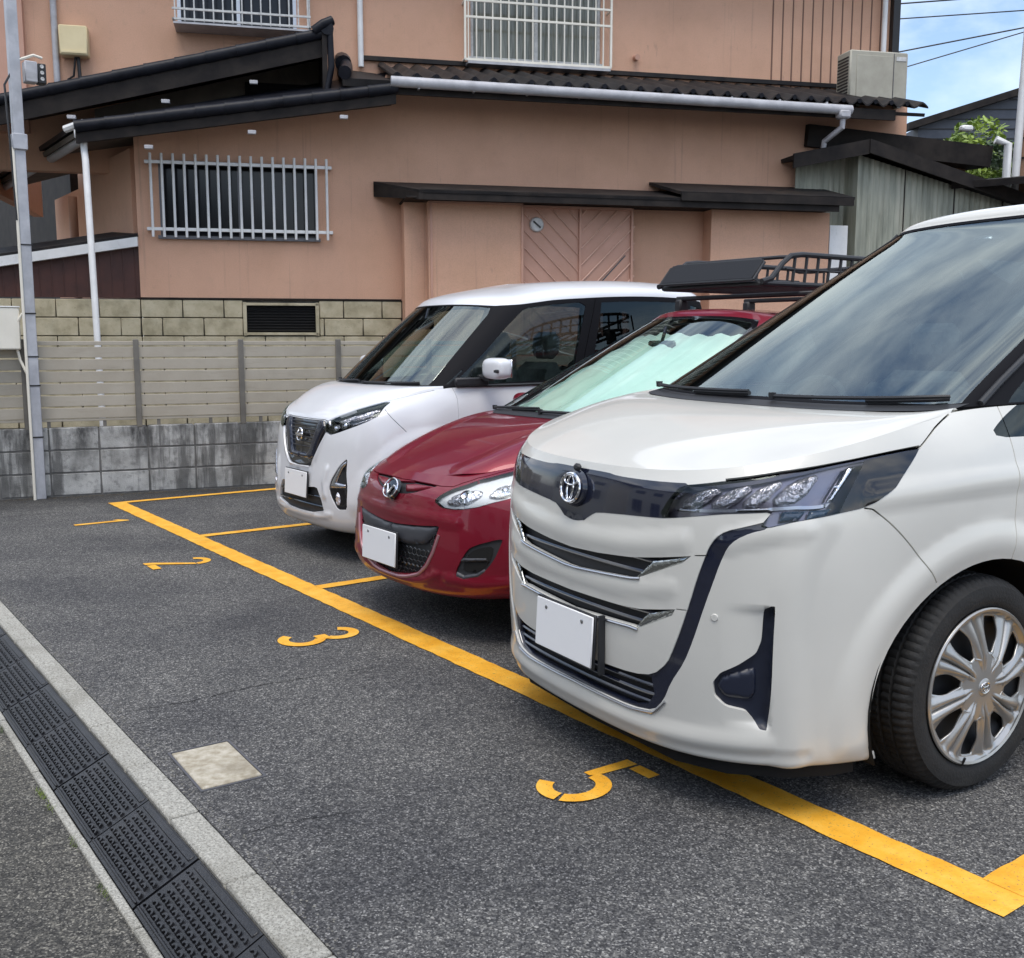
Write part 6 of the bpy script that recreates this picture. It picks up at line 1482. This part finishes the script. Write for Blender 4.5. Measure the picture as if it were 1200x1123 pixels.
    for sx in (1, -1):
        for y_ in (hub[0], hubr[0]): tyre(root, (sx*.735, y_, .288), .288, .175, .185, sx, cover_plain)
        superell((sx*.90, 1.50, 1.0), (.10, .055, .068), 3.).build('door_mirror', rp, root)
        MB().box((sx*.82, 1.49, .96), (.10, .06, .05), bev=.015).build('mirror_foot', MT['matte'], root)
    well(root, hub[0], hub[1], .35, .34, .46, .80); well(root, hubr[0], hubr[1], .35, .34, .46, .80)
    MB().box((0, 2.1, .24), (1.3, 3.2, .03)).build('underbody', MT['dark'], root)
    MB().tube([(0, 3.3, 1.52), (0, 3.45, 1.66)], .006, 6).build('aerial', MT['black'], root)
    return root
def build_rack():
    """steel roof basket clamped to the red hatchback"""
    r = thing('roof_basket', 'black steel roof basket with a flat wind deflector on the red hatchback', 'roof rack', (4.83, .05, 0))
    bk = MT['matte']
    for y in (2.50, 3.15):
        b = MB(); b.box((0, y, 1.66), (1.16, .05, .028), bev=.008)
        o = b.build('crossbar', MT['matte'], r)
        for sx in (1, -1):
            b = MB(); b.box((sx*.545, y, 1.60), (.06, .08, .11), bev=.012); b.box((sx*.565, y, 1.545), (.05, .12, .03), bev=.008); b.build('clamp_foot', MT['matte'], o)
    b = MB(); x0, y0, y1, z0, z1 = .41, 2.18, 3.5, 1.71, 1.865
    def ring(z, x, ya, yb, rr=.05, r_=.0125):
        p = []
        for cx, cy, a0 in ((x-rr, yb-rr, 0), (-x+rr, yb-rr, 90), (-x+rr, ya+rr, 180), (x-rr, ya+rr, 270)):
            for k in range(5): a = rad(a0+90*k/4); p.append((cx+rr*math.cos(a), cy+rr*math.sin(a), z))
        b.tube(p, r_, 8, closed=True)
    ring(z0, x0, y0, y1, r_=.016)
    top = []
    for sx in (1, -1): top.append([(sx*x0, 2.16, z0+.01), (sx*x0, 2.24, z0+.03), (sx*x0, 2.33, z1-.04), (sx*x0, 2.40, z1+.005), (sx*x0, 2.50, z1+.016), (sx*x0, 3.4, z1+.016), (sx*x0, 3.50, z1), (sx*(x0-.06), 3.56, z1)])
    b.tube(top[0]+top[1][::-1], .016, 8)
    b.tube([(-x0, 2.42, z1), (-x0+.06, 2.38, z1), (x0-.06, 2.38, z1), (x0, 2.42, z1)], .011, 8)
    for sx in (1, -1):
        for i in range(10): y = 2.42+.105*i; b.tube([(sx*x0, y, z0), (sx*x0, y+.02, z1+.012)], .0095, 6)
        b.tube([(sx*x0, 2.36, z0+.085), (sx*x0, 3.5, z0+.085)], .008, 6)
    for i in range(6): x = -.40+.16*i; b.tube([(x, 3.55, z0), (x, 3.55, z1)], .0075, 6)
    b.build('basket_frame', bk, r)
    b = MB()
    for i in range(12): b.box((0, 2.24+.112*i, z0), (.80, .025, .012), bev=.003)
    b.build('floor_slat', bk, r)
    b = MB(); b.box((0, 2.185, 1.79), (.72, .010, .15), rx=rad(-42), bev=.004)
    b.build('wind_deflector', M_('deflector_plastic', (.016, .017, .020), .6, 0, Specular_IOR_Level=.25), r)
    b = MB()
    b.tube([(-.37, 2.135, 1.73), (-.37, 2.225, 1.83), (-.33, 2.24, 1.845), (.33, 2.24, 1.845), (.37, 2.225, 1.83), (.37, 2.135, 1.73)], .008, 8); b.tube([(-.37, 2.135, 1.73), (.37, 2.135, 1.73)], .008, 8)
    b.build('deflector_frame', bk, r)
    return r
# ================================================================== WHITE KEI WAGON
def build_kei():
    sfs = kei(); low, bon, gh = sfs['low'], sfs['bon'], sfs['gh']
    root = thing('parked_car', 'small tall white wagon with black pillars parked in bay 2, farthest from the camera', 'car', (2.92, .45, 0), 0, 'cars parked in the numbered bays')
    hub = (.60, .275); hubr = (3.0, .275); K = dict(L1=2.2, L2=.98); P3 = lambda L_: dense3(low, L_)
    fl = [low.inv(hub[0]+.50*math.cos(a), max(.25, hub[1]+.50*math.sin(a)), 's') for a in np.linspace(.2, math.pi-.25, 24)]
    low.bumps = [(P3(fl), .10, .014, 0), (P3([(.60, .60), (.7, .63), (.85, .66)]), .05, .006, 0), (P3([(.112, .80), (.105, .70), (.085, .58), (.06, .50), (0, .485)]), .035, .010, 0), (P3([(0, .20), (.08, .205), (.15, .235)]), .03, .008, 0), (P3([(.135, .48), (.125, .42), (.13, .34)]), .035, .010, 0)]
    GRB = [(-.02, .848), (.0931, .8523), (.1221, .7732), (.1052, .6788), (.0791, .5661), (.0550, .4810), (-.02, .4784)]
    SIL = [(.0900, .8540), (.1010, .7844), (.0620, .5477), (.0451, .5300), (0, .5290), (0, .5600), (.0340, .5620), (.0427, .5851), (.0640, .7607), (.0700, .8520)]
    HL = [(.1070, .8300), (.1458, .8960), (.2057, .962), (.2500, .978), (.3000, .985), (.3260, .968), (.3146, .9206), (.3093, .8488), (.2697, .8104), (.2005, .7590), (.1579, .7273), (.1344, .7153), (.1131, .7359), (.1025, .7782)]
    LG = [(-.02, .3535), (.0898, .3786), (.1138, .3109), (.1230, .2545), (.0634, .2295), (-.02, .2250)]
    FOG = [(.2160, .5613), (.1884, .5175), (.1543, .4281), (.1466, .3826), (.1568, .3409), (.1849, .2748), (.2230, .2790), (.2240, .3931), (.2170, .4663)]
    DOOR = [(.5574, 1.), (.553, .86), (.5509, .72), (.56, .3), (.575, .17), (.715, .17), (.72, .5), (.72, 1.)]
    BONL = [(0, .862), (.0931, .862), (.1068, .842), (.1458, .906), (.2057, .970), (.2500, .986), (.33, .990), (.40, .992), (.50, 1.)]
    arch = ell(low, hub, .335, .33, 0); archr = ell(low, hubr, .335, .33, 0); wp = MT['white']; g = .0045
    panels(low, root, [('bonnet_edge', BONL+[(0, 1.)], wp, 0., .01), ('front_door', DOOR, wp, 0., .012), ('grille', chaikin(GRB, 1, q=.12), MT['gloss'], -.012, .006), ('headlight', chaikin(HL, 1, q=.15), MT['lens'], .001, 0), ('lower_grille', chaikin(LG, 1, q=.1), MT['matte'], -.018, .004),
           ('fog_bezel', chaikin(FOG, 1, q=.15), MT['gloss'], -.006, .004), ('gap', strip([(.5574, 1.), (.553, .86), (.5509, .72), (.56, .3), (.575, .17), (.715, .17)], g, low), None, 0, 0), ('gap', strip([(.72, 1.), (.72, .5), (.715, .17)], g, low), None, 0, 0),
           ('gap', strip(BONL, .005, low), None, 0, 0), ('gap', strip([(.322, .90), (.36, .80), (.40, .70)], g, low), None, 0, 0), ('wheel_arch', arch, None, 0, 0), ('wheel_arch', archr, None, 0, 0)],
           ('body', wp, 0., .02), 2.2, .98, h=.024, seg=.010, liner=(MT['dark'], .05, ('wheel_arch',)))
    bars('grille_bar', low, [(0, .846), (.068, .85), (.060, .76), (.040, .59), (0, .57)], MT['matte'], root, 7, -.008, .005)
    for i in range(5): pass
    patch('grille_frame', low, SIL, MT['bluegloss'], root, off=-.002, h=.008, pillow=.010, pw=.012, skirt=.014, **K)
    patch('grille_chrome', low, [(.0940, .858), (.1220, .846), (.128, .800), (.121, .775), (.1215, .80), (.112, .835), (.100, .845)], MT['satin'], root, off=.0, h=.006, pillow=.005, pw=.008, skirt=.014, **K)
    bars('lower_grille_bar', low, LG, MT['gloss'], root, 2, -.010, .006)
    M0 = frame(low, 0, .690, .012); b = MB(); b.tube(ellipse_pts(.036, .040), .0058, 8, closed=True, M=M0); b.box((0, -.004, 0), (.098, .010, .018), M0, bev=.003); b.build('emblem', MT['chrome'], root)
    pl_ = low.base(np.array([0.]), np.array([.42]))[0]; plate(root, (.0, pl_[1]-.020, .475), rad(-3), .33, .165)
    HI = [((s-.21)*.97+.21, (t-.85)*.96+.85) for s, t in HL]
    patch('lamp_housing', low, HI, MT['gloss'], root, off=-.040, h=.014, skirt=-.038, **K)
    for s_, t_ in ((.140, .775), (.178, .800)):
        M1 = frame(low, s_, t_, -.020)
        for sx in (1, -1): MB().lathe([(.012, .001), (.010, .014), (.0, .026), (-.014, .029)], 28, Matrix.Scale(sx, 4, (1, 0, 0)) @ M1 @ Matrix.Rotation(rad(-90), 4, 'Z')).build('projector_lamp', MT['chrome'], root)
    patch('lamp_reflector', low, [(.145, .855), (.20, .920), (.262, .948), (.290, .950), (.262, .905), (.205, .868), (.16, .835)], MT['lampsilver'], root, off=-.030, h=.006, pillow=.010, pw=.014, skirt=.01, **K)
    patch('lamp_reflector', low, [(.205, .815), (.245, .838), (.285, .862), (.285, .845), (.245, .815), (.21, .792)], MT['lampsilver'], root, off=-.030, h=.006, pillow=.010, pw=.014, skirt=.01, **K)
    patch('fog_trim', low, [(.2130, .5444), (.1940, .5182), (.1636, .4296), (.1530, .3860), (.2160, .3940), (.2165, .4100), (.1790, .4180), (.1981, .4950), (.2110, .5200)], MT['satin'], root, off=.0, h=.006, pillow=.006, pw=.008, skirt=.014, **K)
    patch('fog_lamp', low, chaikin([(.180, .30), (.176, .345), (.185, .372), (.196, .34), (.193, .30)], 1), MT['lampsilver'], root, off=-.004, h=.006, pillow=.006, pw=.01, skirt=.01, **K)
    panels(bon, root, [], ('bonnet', wp, .0, .006), 1.1, .6, h=.022)
    WS = [(0, .06), (.20, .05), (.285, .035), (.292, .12), (.290, .30), (.285, .44), (.268, .505), (.20, .520), (0, .525)]
    PIL = [(0, 0), (1, 0), (1, .50), (.85, .515), (.65, .518), (.555, .520), (.49, .532), (.40, .530), (.345, .535), (.310, .535), (.285, .530), (.20, .536), (0, .540)]
    BELT = [(.345, 0), (.345, .02), (.40, .085), (.42, .06), (1, .04), (1, 0)]
    SW = [(.380, .065), (.402, .26), (.406, .3647), (.4188, .480), (.5615, .480), (.5780, .09), (.470, .06)]
    SV = [(.350, .065), (.364, .065), (.378, .17), (.370, .18)]
    SR = [(.600, .07), (.730, .09), (.725, .47), (.586, .47)]; SQ = [(.745, .09), (.80, .11), (.795, .44), (.742, .46)]; RG = [(.87, .08), (1, .08), (1, .47), (.875, .47)]
    panels(gh, root, [('pillar_trim', PIL, MT['semi'], -.001, .008), ('windscreen', WS, MT['screen3'], -.003, 0), ('side_glass', chaikin(SW, 1, q=.08), MT['side'], -.004, 0), ('quarter_glass', SV, MT['tinted'], -.004, 0), ('side_glass', SR, MT['tinted'], -.004, 0), ('quarter_glass', SQ, MT['tinted'], -.004, 0), ('rear_glass', RG, MT['tinted'], -.003, 0),
           ('gap', strip([(.588, .02), (.575, .50)], .006, gh), None, 0, 0)], ('roof', wp, 0., .012), 2.4, 1.4, h=.032, seg=.014, liner=(MT['interior'], .03, ('windscreen', 'side_glass', 'rear_glass', 'quarter_glass')))
    cw = gh.ev(np.linspace(0, .30, 14), np.full(14, .03)); pts = [(-q[0], q[1], q[2]) for q in cw[::-1]][:-1]+[tuple(q) for q in cw]; vs = []
    for x, y, z in pts: vs += [(x, y-.045, z-.010), (x, y+.03, z+.010)]
    MB().add(vs, [(2*i, 2*i+2, 2*i+3, 2*i+1) for i in range(len(pts)-1)], True).build('cowl_panel', MT['matte'], root)
    wiper(root, gh, lerpline((-.26, .03), (-.02, .07), 10), .014); wiper(root, gh, lerpline((.02, .03), (.25, .07), 10), .014)
    cabin(root, .58, .32, .60, .6, 3.2, 1.04); seats(root, [(-.30, 1.35), (.30, 1.35), (-.30, 2.3), (.30, 2.3)], .60); steering(root, -.30, 1.08, 1.02, .17); mirror_in(root, .98, 1.50)
    for sx in (1, -1):
        for y_ in (hub[0], hubr[0]): tyre(root, (sx*.645, y_, .275), .275, .155, .18, sx, cover_plain)
        mm = superell((sx*.835, 1.0, 1.215), (.108, .062, .068), 3.4).build('door_mirror', wp, root)
        MB().box((sx*.835, 1.055, 1.215), (.185, .012, .115), bev=.005).build('mirror_glass', MT['chrome'], mm)
        MB().box((sx*.90, .945, 1.20), (.07, .010, .022), bev=.004).build('mirror_lamp', MT['matte'], mm)
        MB().box((sx*.735, .985, 1.155), (.16, .05, .04), bev=.012).build('mirror_foot', MT['matte'], mm)
        MB().box((sx*.700, .90, 1.13), (.025, .26, .055), bev=.01).build('window_corner', MT['matte'], root)
        sv = np.linspace(.40, .83, 20); p = gh.ev(sv, np.full(20, .012))+gh.nrm(sv, np.full(20, .012))*.004; MB().tube([(sx*q[0], q[1], q[2]) for q in p], .010, 6).build('belt_moulding', MT['matte'], root)
        MB().box((sx*.70, 3.27, .85), (.05, .10, .5), rz=sx*.5, bev=.02).build('tail_lamp', M_('red_lens', (.3, .01, .01), .15), root)
    well(root, hub[0], hub[1], .345, .34, .40, .70); well(root, hubr[0], hubr[1], .345, .34, .40, .70)
    MB().box((0, 1.8, .24), (1.1, 2.9, .03)).build('underbody', MT['dark'], root)
    MB().tube([(.35, 2.30, 1.83), (.35, 2.52, 2.02)], .005, 6).build('aerial', MT['black'], root)
    return root
build_minivan(); build_hatch(); build_rack(); build_kei()
